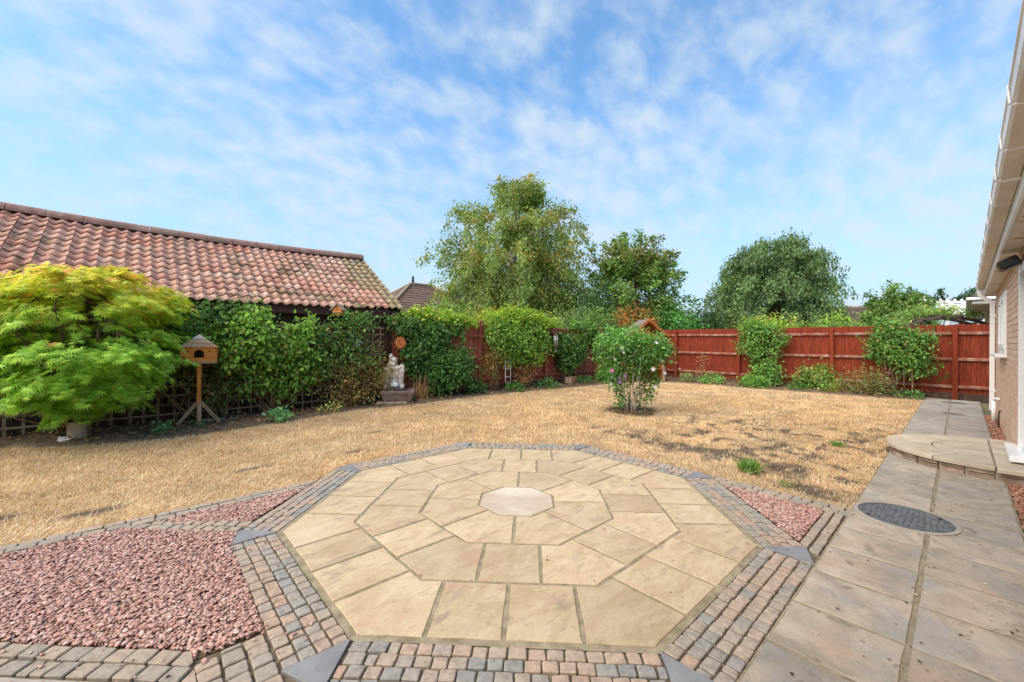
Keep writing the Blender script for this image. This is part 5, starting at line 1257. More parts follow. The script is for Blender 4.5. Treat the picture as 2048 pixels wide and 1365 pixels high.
climber('climber', 'broad bright green honeysuckle bulging from the middle of the trellis', [(1.65, 8.32, 1.45, .62, .26, .42), (1.45, 8.34, 1.1, .55, .24, .38), (2.15, 8.38, 1.25, .36, .2, .5), (2.05, 8.36, .62, .30, .16, .24), (1.45, 8.36, .62, .28, .15, .16), (1.2, 8.42, 1.55, .35, .2, .3), (2.35, 8.42, .8, .18, .12, .2)], 4700, .082, 'oval', HON + [(.20, .19, .06)], 1, (1.7, 8.45), nst=22, w=[3, 3, 3, 3, .8], cr=.075, clump=20)
climber('climber', 'fine leaved dark green climber under the eaves behind the bird table', [(.55, 8.50, 1.62, .42, .14, .26), (.95, 8.50, 1.72, .35, .14, .18), (.25, 8.50, 1.35, .35, .12, .32), (1.25, 8.5, 1.85, .45, .12, .12)], 2600, .058, 'oval', [(.045, .12, .028), (.06, .15, .035), (.04, .09, .025)], 2, (.6, 8.55), nst=7)
climber('climber', 'loose mixed green climber on the trellis below the nest box', [(2.85, 8.40, 1.45, .38, .18, .35), (3.15, 8.38, 1.05, .34, .16, .32), (2.65, 8.42, 1.05, .3, .16, .35), (3.35, 8.44, 1.65, .3, .14, .2), (3.5, 8.3, .95, .3, .12, .1)], 2200, .070, 'oval', [(.06, .14, .04), (.085, .18, .04), (.05, .11, .035), (.20, .20, .06)], 3, (3.0, 8.48), nst=8, w=[3, 3, 3, 1])
climber('climber', 'dry brown and yellow honeysuckle stems low on the trellis', [(2.75, 8.36, .55, .5, .18, .35), (3.45, 8.36, .55, .36, .16, .45), (3.2, 8.3, .3, .5, .18, .2), (3.75, 8.40, .75, .2, .12, .5)], 2300, .050, 'oval', DRYL, 4, (3.1, 8.42), nst=26, cr=.11)
climber('climber', 'shaded dark climber filling the trellis behind the maple', [(-.6, 8.50, 1.35, 1.1, .12, .4), (-1.9, 8.5, 1.2, .8, .12, .5), (-.1, 8.48, .95, .4, .12, .3), (-1.3, 8.5, .8, .7, .1, .3)], 3400, .065, 'oval', DARK + [(.16, .12, .04)], 5, (-.8, 8.55), nst=12, w=[3, 3, 2, 1])
climber('climber', 'sparse dark climber low on the trellis beside the bird table post', [(1.0, 8.5, 1.0, .28, .1, .35), (.3, 8.52, .8, .35, .08, .3), (.95, 8.46, .5, .3, .1, .3)], 1100, .062, 'oval', DARK + DRYL[:1], 6, (.9, 8.52), nst=20, w=[3, 3, 2, 1])
# ---- climbers on the left fence
IVY = [(.04, .10, .030), (.065, .15, .038), (.09, .19, .048), (.05, .12, .03)]
BR = [(.155, .27, .03), (.20, .31, .04), (.12, .22, .03), (.28, .30, .05)]
climber('ivy', 'dark glossy ivy mantling the left fence beside the fountain', [(4.95, 8.56, 1.35, .45, .15, .42), (5.25, 8.56, 1.55, .38, .14, .3), (4.75, 8.58, .95, .35, .12, .4), (5.1, 8.56, .95, .3, .14, .4), (4.5, 8.58, 1.7, .35, .12, .2), (5.95, 8.6, 1.62, .12, .08, .12)], 6000, .068, 'ivy', IVY + [(.22, .25, .08)], 11, (4.9, 8.62), nst=5, w=[3, 3, 3, 3, .5], cr=.07, droop=.9, up=.15)
climber('climber', 'yellow green vine along the top of the left fence behind the ivy', [(4.9, 8.80, 1.92, .6, .22, .13), (5.6, 8.80, 1.90, .6, .22, .14), (6.3, 8.80, 1.84, .4, .16, .09), (5.2, 8.7, 1.80, .4, .14, .12)], 2900, .072, 'ivy', BR, 12, (6.0, 8.68), nst=4, cr=.08, up=.7)
climber('shrub', 'leafy green bush against the left fence right of the fountain', [(5.55, 8.35, .72, .42, .28, .36), (5.85, 8.4, .95, .28, .2, .2), (5.3, 8.38, .45, .32, .2, .26), (5.95, 8.36, .55, .28, .2, .28)], 3200, .075, 'oval', [(.06, .15, .04), (.085, .19, .045), (.045, .11, .035)], 13, (5.55, 8.42), nst=8, cat='shrub')
climber('climber', 'large mixed green honeysuckle hanging over the left fence in its middle', [(7.3, 8.50, 1.55, .45, .22, .35), (7.9, 8.48, 1.25, .55, .24, .38), (8.5, 8.50, 1.55, .5, .22, .35), (8.2, 8.48, .95, .4, .18, .2), (7.5, 8.5, 1.05, .3, .16, .25), (8.95, 8.54, 1.3, .25, .16, .35)], 6400, .075, 'oval', HON + [(.24, .22, .06)], 14, (8.0, 8.55), nst=8, w=[3, 3, 3, 3, .7], cr=.09)
climber('climber', 'bright yellow green growth billowing over the left fence top', [(7.4, 8.70, 2.0, .5, .3, .16), (8.2, 8.72, 2.08, .6, .32, .16), (8.9, 8.72, 2.0, .5, .3, .15), (8.4, 8.42, .92, .35, .14, .14), (9.5, 8.76, 1.92, .5, .25, .14)], 4600, .080, 'oval', BR, 15, (8.3, 8.66), nst=4, cr=.09, up=.7)
climber('climber', 'dense dark green climber on the fence right of the wind chime', [(10.15, 8.5, 1.15, .55, .18, .42), (10.3, 8.5, .8, .4, .16, .35), (9.85, 8.5, 1.3, .3, .15, .25), (10.7, 8.55, 1.0, .25, .14, .4)], 4200, .070, 'ivy', [(.045, .11, .03), (.07, .155, .035), (.10, .20, .045), (.16, .21, .06)], 16, (10.2, 8.58), nst=5, w=[3, 3, 2, 1], cr=.08)
climber('ivy', 'thin trailing ivy over the left fence near the far corner', [(11.4, 8.6, 1.55, .4, .12, .25), (11.9, 8.6, 1.3, .2, .1, .5), (12.6, 8.6, 1.5, .5, .12, .35), (11.2, 8.7, 1.85, .8, .2, .12), (13.3, 8.6, 1.4, .5, .14, .45), (14.2, 8.5, 1.2, .5, .2, .5)], 3600, .07, 'ivy', IVY + BR[:1], 17, (12.0, 8.62), nst=6, cr=.08)
# ---- dry and low plants along the left bed
def tuft(name, label, base, n, L, cols, seed, spread=.5, wide=.06, cat='plant', r=.08):
    rg = np.random.default_rng(seed); a = rg.uniform(0, 6.283, n); t = rg.uniform(.05, spread, n); P = np.stack([base[0] + rg.normal(0, r, n), base[1] + rg.normal(0, r, n), np.full(n, .0)], 1)
    D = np.stack([np.cos(a) * t, np.sin(a) * t, np.ones(n) * .9], 1); N = np.stack([np.cos(a), np.sin(a), -t], 1) + rg.normal(0, .2, (n, 3))
    me = leaf_mesh(name, P, D, N, L * rg.uniform(.5, 1.1, n), 'blade', pal(rg, n, cols), wide); return tag(obj(name, me, 'leaf'), label, cat)
tuft('dry_stalks', 'pale dry stalks standing beside the fountain trough', (4.75, 8.42), 70, .62, [(.36, .25, .13), (.28, .18, .09), (.42, .31, .18)], 21, .25, .025, r=.12)
climber('dry_shrub', 'withered brown shrub right of the tall fence post', [(6.95, 8.45, .75, .22, .14, .4), (7.1, 8.42, .95, .16, .1, .2)], 800, .05, 'oval', DRYL, 22, (7.0, 8.45), nst=10, cat='shrub', cr=.08)
climber('dry_shrub', 'rusty brown dead shrub below the hanging honeysuckle', [(8.05, 8.4, .40, .28, .14, .35), (8.35, 8.42, .55, .22, .12, .25)], 900, .045, 'oval', [(.26, .14, .06), (.20, .11, .05), (.32, .2, .09)], 23, (8.1, 8.42), nst=10, cat='shrub', cr=.08)
LOW = [(.06, .16, .045), (.09, .21, .05), (.05, .12, .04)]
def low(label, x, y, r, h, n, size, cols, seed, kind='oval', name='bedding_plant', cat='plant', group=None):
    if kind == 'blade': return tuft(name, label, (x, y), n, h * 1.3, cols, seed, 1.4, .16, cat, r * .45)
    t = plant(name, label, cat, (x, y), group); o = foliage('leaves', [(x, y, h * .45, r, r, h * .55)], n, size, kind, cols, None, seed, 10, size * .8, .4, .7, .1, .5); adopt(t, o); return t
low('low blue green plant at the bed edge below the honeysuckle', 1.71, 7.62, .13, .14, 170, .075, [(.10, .24, .10), (.13, .29, .12), (.08, .19, .08)], 31)
low('small blue green weed near the maple planter', .19, 7.70, .10, .08, 110, .06, [(.10, .22, .09), (.13, .27, .11)], 32)
low('small green plant at the foot of the bird table', .62, 7.86, .07, .07, 60, .05, LOW, 33)
low('tiny yellow flowered plant by the dry honeysuckle', 2.6, 7.95, .22, .16, 260, .04, [(.10, .16, .05), (.45, .40, .14), (.14, .2, .06)], 34)
low('low green plant below the fence beside the metal frame', 7.5, 8.15, .28, .18, 380, .06, LOW, 35)
low('dark leafy plant at the foot of the tall fence post', 6.35, 8.38, .22, .38, 420, .07, [(.04, .10, .035), (.06, .14, .045)], 36)
low('low green plant right of the dead shrub', 8.75, 8.2, .35, .22, 420, .06, LOW, 37)
low('small green plant by the wooden crate', 10.6, 8.15, .25, .2, 300, .06, LOW, 38)
rs = low('rose bush with pale flowers near the far corner of the left fence', 11.45, 7.85, .42, .55, 1500, .065, [(.06, .16, .04), (.09, .21, .05), (.12, .26, .06)], 39, name='rose_bush', cat='shrub')

# ---- flowers
def flower_mesh(name, col, r, seed):
    rg = np.random.default_rng(seed); n = 6; a = np.arange(n) * 6.283 / n + rg.normal(0, .1, n)
    D = np.stack([np.cos(a), np.sin(a), np.full(n, .35)], 1); N = np.stack([-.35 * np.cos(a), -.35 * np.sin(a), np.ones(n)], 1)
    return leaf_mesh(name, np.zeros((n, 3)), D, N, np.full(n, r), 'ivy', pal(rg, n, [col], None, .06), 1.1)
FW = flower_mesh('flower', (.70, .67, .72), .045, 1); FM = flower_mesh('flower', (.46, .14, .34), .05, 2); FV = flower_mesh('flower', (.30, .16, .40), .045, 3); FP = flower_mesh('flower', (.60, .36, .24), .05, 4)
def flowers(par, me, pts, seed):
    rr = random.Random(seed)
    for p in pts:
        o = obj('flower', me, 'petal', par, Vector(p) - Vector(par.location)); o.rotation_euler = (R(rr.uniform(40, 95)), 0, HEAD - R(90) + rr.uniform(-.6, .6)); o.scale = [rr.uniform(.8, 1.2)] * 3
flowers(rs, FW, [(11.3, 7.45, .5), (11.65, 7.5, .35), (11.1, 7.5, .22), (11.5, 7.42, .62)], 2)
# ---- hibiscus on the lawn
hx, hy = 7.12, 4.35
hi = plant('hibiscus', 'vase shaped hibiscus bush with white and mauve flowers on the lawn', 'shrub', (hx, hy))
def off(rr_, up): return (hx + rr_ * SH, hy - rr_ * CH, up)
ells = [(*off(-.20, 1.28), .46, .46, .34), (*off(.25, 1.22), .44, .46, .32), (*off(.0, 1.42), .34, .36, .20), (*off(-.42, 1.15), .26, .3, .32), (*off(.52, 1.15), .22, .3, .28), (*off(0, .95), .50, .38, .22), (*off(-.26, .66), .20, .22, .28, .8), (*off(.24, .58), .22, .22, .24, .7), (*off(-.20, .28), .12, .14, .16, .8), (*off(.22, .30), .13, .15, .13, .7)]
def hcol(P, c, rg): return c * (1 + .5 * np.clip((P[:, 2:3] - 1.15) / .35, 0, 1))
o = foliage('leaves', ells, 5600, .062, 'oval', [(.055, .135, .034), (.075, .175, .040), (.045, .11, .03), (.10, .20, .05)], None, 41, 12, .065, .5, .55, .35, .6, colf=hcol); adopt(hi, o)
rr = random.Random(5)
for k in range(15):
    a = R(24 * k + rr.uniform(-8, 8)); b0 = (hx + .10 * math.cos(a), hy + .10 * math.sin(a), -.02); q = rr.uniform(.22, .48)
    m = MB(); limb(m, b0, (hx + q * math.cos(a), hy + q * math.sin(a), rr.uniform(.85, 1.25)), rr.uniform(.012, .02), .006, rr, -.04, 6, 6, .05); o = m.build('stem', 'bark_pale'); adopt(hi, o)
fr = np.array([CH, SH])
def hf(rr_, z, fwd=-.42): return (hx + rr_ * SH + fwd * CH, hy - rr_ * CH + fwd * SH, z)
flowers(hi, FW, [hf(-.42, 1.02, -.35), hf(-.30, 1.24), hf(-.28, 1.16), hf(.28, .85), hf(.58, .76, -.2), hf(.50, 1.0, -.25), hf(.38, .50, -.25), hf(-.46, .55, -.2), hf(.34, 1.34, -.4)], 6)
flowers(hi, FM, [hf(-.46, .80, -.3)], 7); flowers(hi, FV, [hf(-.34, .67, -.35), hf(-.30, .60, -.3), hf(-.22, .72, -.35)], 8)

# ---- plants along the back fence
def yo(y): return y
climber('climber', 'tall narrow light green climber between two bays of the back fence', [(14.55, 4.45, 1.45, .22, .42, .45), (14.55, 4.2, .95, .22, .42, .45), (14.5, 4.1, .45, .24, .40, .35), (14.6, 4.6, 1.75, .2, .25, .2), (14.62, 3.8, 1.55, .18, .22, .3), (14.6, 4.25, 1.8, .2, .4, .16), (14.5, 4.2, .18, .3, .45, .18)], 5200, .078, 'oval', [(.085, .19, .04), (.12, .24, .05), (.06, .14, .035), (.16, .27, .06)], 51, (14.55, 4.2), nst=6, face=(-1, 0, 0), cr=.085)
climber('climber', 'spreading climber with a crooked bare trunk on the back fence near the path', [(14.45, 1.15, 1.45, .24, .40, .28), (14.45, .95, 1.1, .24, .34, .30), (14.5, 1.4, 1.25, .2, .3, .28), (14.5, .8, 1.45, .2, .3, .22), (14.55, 1.3, 1.75, .2, .3, .15), (14.45, .75, .82, .2, .24, .2)], 4600, .078, 'oval', [(.075, .17, .035), (.11, .22, .045), (.05, .12, .03), (.22, .17, .05)], 52, (14.5, 1.2), nst=5, w=[3, 3, 2, .6], face=(-1, 0, 0), sr=.028, stemmat='bark')
climber('shrub', 'small green bush with a yellow leaf fan at the back fence', [(14.35, 2.75, .42, .25, .28, .26), (14.3, 2.55, .25, .25, .3, .2), (14.4, 3.0, .3, .2, .2, .22)], 1500, .085, 'oval', [(.08, .17, .035), (.12, .21, .05), (.20, .22, .06)], 53, (14.4, 2.75), nst=6, face=(-1, 0, 0), cat='shrub')
tuft('strap_leaves', 'fan of yellowing strap leaves below the small bush', (14.1, 2.38), 60, .45, [(.26, .27, .06), (.18, .24, .05), (.32, .28, .09)], 54, 1.1, .05)
climber('shrub', 'low feathery reddish green shrub under the crooked climber', [(14.1, 1.75, .32, .3, .42, .3), (14.15, 1.45, .22, .28, .3, .22)], 2200, .05, 'diamond', [(.10, .15, .05), (.15, .19, .07), (.20, .11, .05), (.08, .13, .05)], 55, (14.2, 1.7), nst=8, face=(-1, 0, 0), cat='shrub', up=.9, droop=-.5)
climber('dry_shrub', 'bare brown twiggy shrub against the red back fence', [(14.5, 6.0, .6, .15, .35, .3)], 160, .04, 'oval', [(.30, .17, .09), (.36, .24, .14)], 56, (14.4, 6.0), nst=12, face=(-1, 0, 0), cat='shrub')
pk = plant('flower', 'faded pink dried flower heads on stalks by the back fence post', 'flower', (14.2, 6.9)); stems(pk, [(14.2, 6.9, 0), (14.2, 6.85, 0), (14.25, 6.75, 0)], [(14.15, 6.92, .95), (14.15, 6.83, .62), (14.2, 6.72, .4)], .006, .004, 'stem_dry', 4, wob=.03)
flowers(pk, FP, [(14.13, 6.92, .97), (14.13, 6.88, .93), (14.13, 6.83, .64), (14.17, 6.72, .42), (14.14, 6.96, .99)], 9)
low('mound of pale green ground cover by the back fence, left patch', 13.9, 6.3, .30, .26, 500, .055, [(.13, .22, .07), (.09, .16, .06), (.26, .22, .12)], 57)
low('mound of bright green ground cover by the narrow climber', 13.9, 5.5, .36, .28, 700, .06, [(.12, .26, .06), (.16, .30, .08), (.08, .18, .05)], 58)
low('green leafy mound at the foot of the narrow climber', 13.8, 4.2, .42, .30, 900, .075, [(.08, .18, .04), (.12, .24, .05)], 59)
low('low grassy plant under the small bush', 14.0, 3.2, .25, .16, 260, .05, LOW, 60)
low('low weeds between the shrub and the path end', 14.1, .85, .28, .18, 300, .05, LOW, 61)
st_ = thing('plant_stakes', 'pair of pale stakes by the crooked climber', 'stake', (14.35, .95, 0))
MB().tube([(0, 0, 0), (-.02, .03, 1.0)], .012, 6).build('stake', 'trellis_wood', st_); MB().tube([(.02, -.15, 0), (.02, -.13, .8)], .022, 6).build('stake', 'stem_dry', st_)
# vine over the rustic arch
climber('climber', 'pale green vine trained over the rustic arch behind the fence', [(18.9, .9, 2.42, .5, .5, .12), (19.5, .35, 2.46, .5, .5, .10), (20.0, -.2, 2.40, .35, .35, .08), (18.2, 1.4, 2.15, .3, .3, .22), (18.8, .3, 2.26, .12, .12, .05)], 1500, .08, 'oval', [(.13, .24, .06), (.17, .28, .08), (.10, .18, .05), (.24, .26, .09)], 62, (18.0, 1.3), nst=3, cr=.07)
# weeds in the lawn
low('bright green weed clump on the lawn by the triangle bed', 4.76, 1.50, .10, .12, 150, .085, [(.085, .17, .04), (.11, .20, .05), (.15, .20, .07)], 71, 'blade', 'weed', 'weed')
low('small bright green weed on the lawn near the path', 6.82, 1.10, .09, .06, 110, .06, [(.09, .175, .04), (.13, .21, .05)], 72, 'blade', 'weed', 'weed')
low('faint green weed on the lawn near the triangle bed edging', 4.55, 1.10, .08, .04, 60, .05, [(.10, .16, .05), (.2, .2, .09)], 73, 'blade', 'weed', 'weed')

# ================================================================== TREES BEYOND THE FENCE
def plume_tree(name, label, base, starts, dirs, L, grav, per, rad, size, kind, cols, w, seed, trunk_r, trunk_top, nlimb, barkm='bark', droop=.8, up=.3, cat='tree', colf=None, group='trees beyond the fences', wide=1.0, zmin=.3, jit=.16):
    """crown of leafy plumes: every plume starts inside the crown, runs outwards and bends under gravity"""
    rg = np.random.default_rng(seed); t = plant(name, label, cat, base, group); n = len(starts) * per
    i = np.repeat(np.arange(len(starts)), per); tt = rg.random(n) ** .8; LL = L[i]
    P = starts[i] + dirs[i] * (LL * tt)[:, None]; P[:, 2] -= grav[i] * LL * tt ** 2
    wv = np.stack([np.sin(tt * 6 + i), np.cos(tt * 5 + i * 1.7), np.sin(tt * 7 + i * .6)], 1) * .06 * LL[:, None]
    P += wv + rg.normal(size=(n, 3)) * (rad[i] * (.35 + .65 * np.sin(np.pi * np.clip(tt, .05, .95))))[:, None]
    tang = dirs[i].copy(); tang[:, 2] -= 2 * grav[i] * tt
    D = unit(tang) * .5 + rg.normal(size=(n, 3)) * .55 + np.array([0, 0, -droop]); N = dirs[i] * .5 + rg.normal(size=(n, 3)) * .6 + np.array([0, 0, up])
    k = P[:, 2] > zmin; P, D, N, i = P[k], D[k], N[k], i[k]; n = len(P)
    c = pal(rg, n, cols, w, jit) * (1 + rg.normal(0, .17, (len(starts), 1)))[i]
    c = np.clip(c, .004, .9)
    if colf is not None: c = colf(P, c, rg, i)
    o = obj('crown', leaf_mesh('crown', P, D, N, size * rg.uniform(.6, 1.3, n), kind, c, wide), 'leaf'); adopt(t, o)
    m = MB(); rr = random.Random(seed); pts = limb(m, (base[0], base[1], -.1), trunk_top, trunk_r, trunk_r * .35, rr, 0, 8, 10, .03); o = m.build('trunk', barkm); adopt(t, o)
    for q in rg.choice(len(starts), min(nlimb, len(starts)), replace=False):
        p = pts[int(rg.integers(3, 8))]; m = MB(); e = starts[q] + dirs[q] * L[q] * .6; e[2] -= grav[q] * L[q] * .36
        limb(m, p, tuple(e), trunk_r * .32, .012, rr, .06, 6, 6, .08); o = m.build('limb', barkm); adopt(t, o)
    return t
def crown_starts(rg, n, c, r, z0=-.6, z1=1.0, inner=(.35, .95), out_up=.3):
    u = unit(rg.normal(size=(n * 4, 3))); u = u[(u[:, 2] > z0) & (u[:, 2] < z1)][:n]; q = rg.uniform(*inner, len(u))[:, None]
    return np.array(c) + u * q * np.array(r), unit(u * np.array([1, 1, .8]) + np.array([0, 0, out_up]))
def ycol(frac, yc):
    def f(P, c, rg, i):
        k = (vnoise(P[:, 0] + P[:, 1], P[:, 2], 1.1, 4) + rg.normal(0, .12, len(P)) > 1 - frac) & (rg.random(len(P)) < .75)
        return np.where(k[:, None], np.array(yc) * (1 + .2 * rg.normal(size=(len(P), 1))), c)
    return f
# silver birch
rg = np.random.default_rng(1); S1, D1 = crown_starts(rg, 330, (15.0, 16.35, 5.7), (3.5, 3.5, 3.4), -.8, 1, (.25, 1.0), .35)
S2, D2 = crown_starts(rg, 40, (15.0, 16.3, 8.2), (1.4, 1.4, 1.4), .2, 1, (.3, 1.0), 1.2)
S3, D3 = crown_starts(rg, 90, (15.0, 16.35, 4.0), (3.5, 3.5, 1.4), -.9, .3, (.3, .95), .1)
St = np.r_[S1, S2, S3]; Dt = np.r_[D1, D2, D3]; Lt = np.r_[rg.uniform(1.1, 2.1, len(S1)), rg.uniform(.8, 1.5, len(S2)), rg.uniform(.8, 1.6, len(S3))]
Gt = np.r_[rg.uniform(.55, 1.15, len(S1)), rg.uniform(.1, .5, len(S2)), rg.uniform(.9, 1.4, len(S3))]
plume_tree('birch_tree', 'tall broad birch with hanging yellowing foliage beyond the left fence', (14.9, 16.4), St, Dt, Lt, Gt, 190, np.full(len(St), .21), .14, 'diamond', [(.115, .175, .045), (.15, .215, .058), (.09, .14, .04), (.185, .24, .075)], None, 101, .17, (15.0, 16.3, 8.8), 26, 'bark_pale', colf=ycol(.15, (.27, .21, .045)))
# loose upright tree right of it
rg = np.random.default_rng(2); S1, D1 = crown_starts(rg, 85, (18.0, 10.85, 4.3), (1.45, 1.45, 1.5), -.4, 1, (.3, 1.0), .8)
S2, D2 = crown_starts(rg, 60, (18.0, 10.85, 3.3), (1.8, 1.8, 1.3), -.8, .5, (.4, 1.0), .3)
St = np.r_[S1, S2]; Dt = np.r_[D1, D2]; Lt = rg.uniform(.8, 1.7, len(St)); Gt = rg.uniform(.0, .3, len(St))
plume_tree('hazel_tree', 'loose upright olive green tree between the birch and the weeping tree', (18.0, 10.9), St, Dt, Lt, Gt, 130, np.full(len(St), .18), .15, 'oval', [(.09, .165, .042), (.125, .205, .055), (.15, .22, .065), (.065, .125, .035)], None, 102, .12, (18.0, 10.85, 5.6), 22, droop=.3, up=.6, colf=ycol(.15, (.20, .16, .06)))
# weeping tree
rg = np.random.default_rng(3); S1, D1 = crown_starts(rg, 230, (28.7, 7.75, 4.8), (2.7, 2.7, 2.75), -.5, 1, (.35, .98), .35)
S2, D2 = crown_starts(rg, 80, (28.7, 7.75, 3.4), (2.9, 2.9, 1.6), -.8, .3, (.5, 1), .1)
St = np.r_[S1, S2]; Dt = np.r_[D1, D2]; Lt = rg.uniform(.9, 1.9, len(St)); Gt = rg.uniform(.7, 1.4, len(St))
plume_tree('weeping_tree', 'rounded blue green weeping tree behind the back fence', (28.7, 7.75), St, Dt, Lt, Gt, 210, np.full(len(St), .21), .19, 'diamond', [(.07, .125, .05), (.095, .16, .062), (.055, .10, .04), (.125, .19, .075)], None, 103, .2, (28.7, 7.75, 6.6), 20, wide=.7, droop=1.1)
# light round bush and pine
rg = np.random.default_rng(4); S1, D1 = crown_starts(rg, 90, (27.5, 2.15, 2.5), (1.25, 1.25, 1.35), -.7, 1, (.3, .95), .5)
plume_tree('round_tree', 'round mid green tree behind the back fence left of the arch', (27.2, 2.35), S1, D1, rg.uniform(.4, .8, len(S1)), rg.uniform(0, .3, len(S1)), 130, np.full(len(S1), .15), .13, 'oval', [(.09, .17, .05), (.12, .21, .06), (.07, .13, .04), (.16, .24, .08)], None, 104, .1, (27.2, 2.35, 2.8), 10, droop=.2, up=.6)
rg = np.random.default_rng(5); S1, D1 = crown_starts(rg, 30, (41.2, .6, 3.6), (1.9, 1.9, 1.0), -.3, .8, (.4, 1.0), .6)
plume_tree('pine_tree', 'small dark pine far beyond the conservatory', (41.2, .6), S1, D1, rg.uniform(.5, 1.1, len(S1)), rg.uniform(-.2, .2, len(S1)), 190, np.full(len(S1), .16), .22, 'needle', [(.035, .075, .04), (.05, .10, .05)], None, 105, .14, (41.2, .6, 4.4), 12, droop=-.2, up=.6, wide=3)
# shrub belt behind the fences, each bush on its own
def bush(label, c, r, n, size, cols, seed, kind='oval', name='bush', w=None, up=.6, droop=.3, clump=18, cr=.2, colf=None, extra=()):
    t = plant(name, label, 'bush', (c[0], c[1]), 'bushes behind the fences')
    o = foliage('leaves', [(c[0], c[1], c[2], *r)] + list(extra), n, size, kind, cols, w, seed, clump, cr, .55, up, droop, .6, colf=colf); adopt(t, o)
    rr = random.Random(seed)
    stems(t, [(c[0] + rr.uniform(-.1, .1), c[1] + rr.uniform(-.1, .1), -.05) for _ in range(4)], [(c[0] + rr.uniform(-.5, .5) * r[0], c[1] + rr.uniform(-.5, .5) * r[1], c[2] + rr.uniform(0, .5) * r[2]) for _ in range(4)], .04, .015, 'bark', seed, 'branch')
    return t
bush('dark ivy clad bush right of the birch behind the left fence', (15.6, 11.6, 2.2), (.9, .9, 1.5), 4600, .12, [(.05, .11, .04), (.075, .15, .05), (.04, .085, .03)], 201, extra=[(16.2, 11.3, 3.3, .8, .8, 1.0)])
bush('feathery green bush at the fence corner behind the left fence', (14.3, 10.3, 1.9), (.7, .7, .75), 2600, .10, [(.10, .19, .05), (.14, .24, .06), (.07, .14, .04)], 202)
bush('soft grey green bush below the right side of the birch', (13.3, 10.9, 1.7), (.9, .9, .8), 2600, .10, [(.09, .15, .06), (.12, .19, .07), (.16, .22, .08)], 203)
bush('rust and orange leaved bush behind the arbour', (15.6, 9.4, 2.1), (.75, .75, .75), 3000, .10, [(.38, .125, .045), (.30, .10, .045), (.10, .15, .045), (.42, .18, .06), (.14, .17, .05)], 204, w=[2, 2, 2, 1.5, 2], extra=[(15.0, 9.8, 1.9, .5, .5, .5)])
bush('bright green feathery bush right of the arbour roof', (17.2, 8.5, 1.9), (.9, .9, .9), 3600, .11, [(.07, .20, .045), (.10, .26, .06), (.05, .14, .035)], 205, 'diamond', extra=[(17.9, 8.0, 1.7, .6, .6, .6)])
bush('dark evergreen bush behind the first bay of the back fence', (19.0, 7.9, 1.9), (.8, .8, .95), 3200, .11, [(.035, .075, .028), (.05, .10, .035), (.025, .055, .022)], 206)
bush('dusty dark bush left of the weeping tree', (21.6, 7.6, 1.9), (.9, .9, 1.1), 3000, .12, [(.055, .10, .04), (.08, .13, .05), (.12, .15, .06)], 207)
bush('pale olive bush low behind the back fence', (22.6, 6.6, 1.8), (.9, .9, .7), 2600, .12, [(.15, .18, .07), (.11, .15, .06), (.19, .21, .08)], 208)
bush('bright yellow green shrub topping the back fence by the narrow climber', (16.0, 4.5, 1.75), (.5, .9, .3), 2200, .085, [(.20, .30, .04), (.26, .34, .05), (.14, .22, .04), (.42, .20, .05)], 209, w=[3, 3, 2, .7])
bush('glossy yellow green round bush below the weeping tree', (22.6, 3.75, 1.75), (.85, .85, .75), 2600, .11, [(.17, .28, .05), (.22, .33, .06), (.12, .20, .045)], 210)
bush('low mixed hedge between the round bushes behind the fence', (18.3, 3.3, 1.55), (.6, 1.5, .42), 2600, .10, [(.10, .17, .05), (.15, .23, .06), (.08, .13, .04)], 211)
bush('light green leafy bush peeping over the fence beside the barn', (9.2, 13.8, 2.0), (.9, .9, .85), 2200, .11, [(.13, .22, .05), (.17, .27, .06), (.10, .17, .045)], 212)
bush('yellowing leafy shrub under the left side of the birch', (11.6, 14.6, 1.9), (1.2, 1.0, .9), 3000, .12, [(.17, .21, .05), (.13, .18, .05), (.30, .24, .06)], 213)
bush('dense green bush below the middle of the birch', (13.6, 13.4, 1.7), (1.3, 1.1, 1.0), 3000, .12, [(.09, .15, .045), (.12, .19, .05), (.07, .12, .04)], 214)
bush('dark laurel behind the arbour and hibiscus', (18.6, 10.0, 2.3), (1.3, 1.3, 1.3), 4200, .12, [(.055, .12, .04), (.08, .16, .05), (.045, .095, .03)], 215)

# ================================================================== GRASS, LITTER
def lawn_ok(x, y):
    k = (x > -5) & (x < 14.0) & (y > .605)
    d = np.maximum.reduce([(x - OX) * math.cos(R(45 * q)) + (y - OY) * math.sin(R(45 * q)) for q in range(8)])
    k &= d > A_OUT + .012
    k &= ~((y < 4.205) & (x < 1.35)); k &= ~((x < 4.31) & (y < 1.8) & (x > 2.5)); k &= ~(x + y < 4.9) | (y > 4.205)
    k &= in_bed(x, y) < -.0
    return k
rg = np.random.default_rng(9); XX, YY = [], []
for (n, d0, d1) in ((260000, 0, 4.6), (230000, 4.6, 8), (190000, 8, 16.5)):
    x = rg.uniform(-3, 14, n * 3); y = rg.uniform(.6, 8.6, n * 3); d = depth(x, y); u = (x * SH - y * CH) / d
    k = (d > d0) & (d < d1) & (np.abs(u) < 1.42); x, y = x[k], y[k]; k = lawn_ok(x, y); x, y = x[k], y[k]
    sm_ = soilmask(x, y); k = rg.random(len(x)) > sm_ * .93; XX.append(x[k][:n]); YY.append(y[k][:n])
x = np.concatenate(XX); y = np.concatenate(YY); n = len(x); d = depth(x, y)
cl = fbm(x, y, 2.2, 31); cf = fbm(x, y, 9, 33)
az = rg.uniform(0, 6.283, n); lay = np.clip(rg.normal(2.3, 1.2, n), .3, 6)
Dg = np.stack([np.cos(az) * lay, np.sin(az) * lay, np.ones(n)], 1); Ng = np.stack([-np.cos(az), -np.sin(az), lay], 1) + rg.normal(0, .2, (n, 3))
ln = (.034 + .022 * cf) * rg.uniform(.6, 1.4, n) * (1 + .03 * np.clip(d - 4, 0, 8)); 
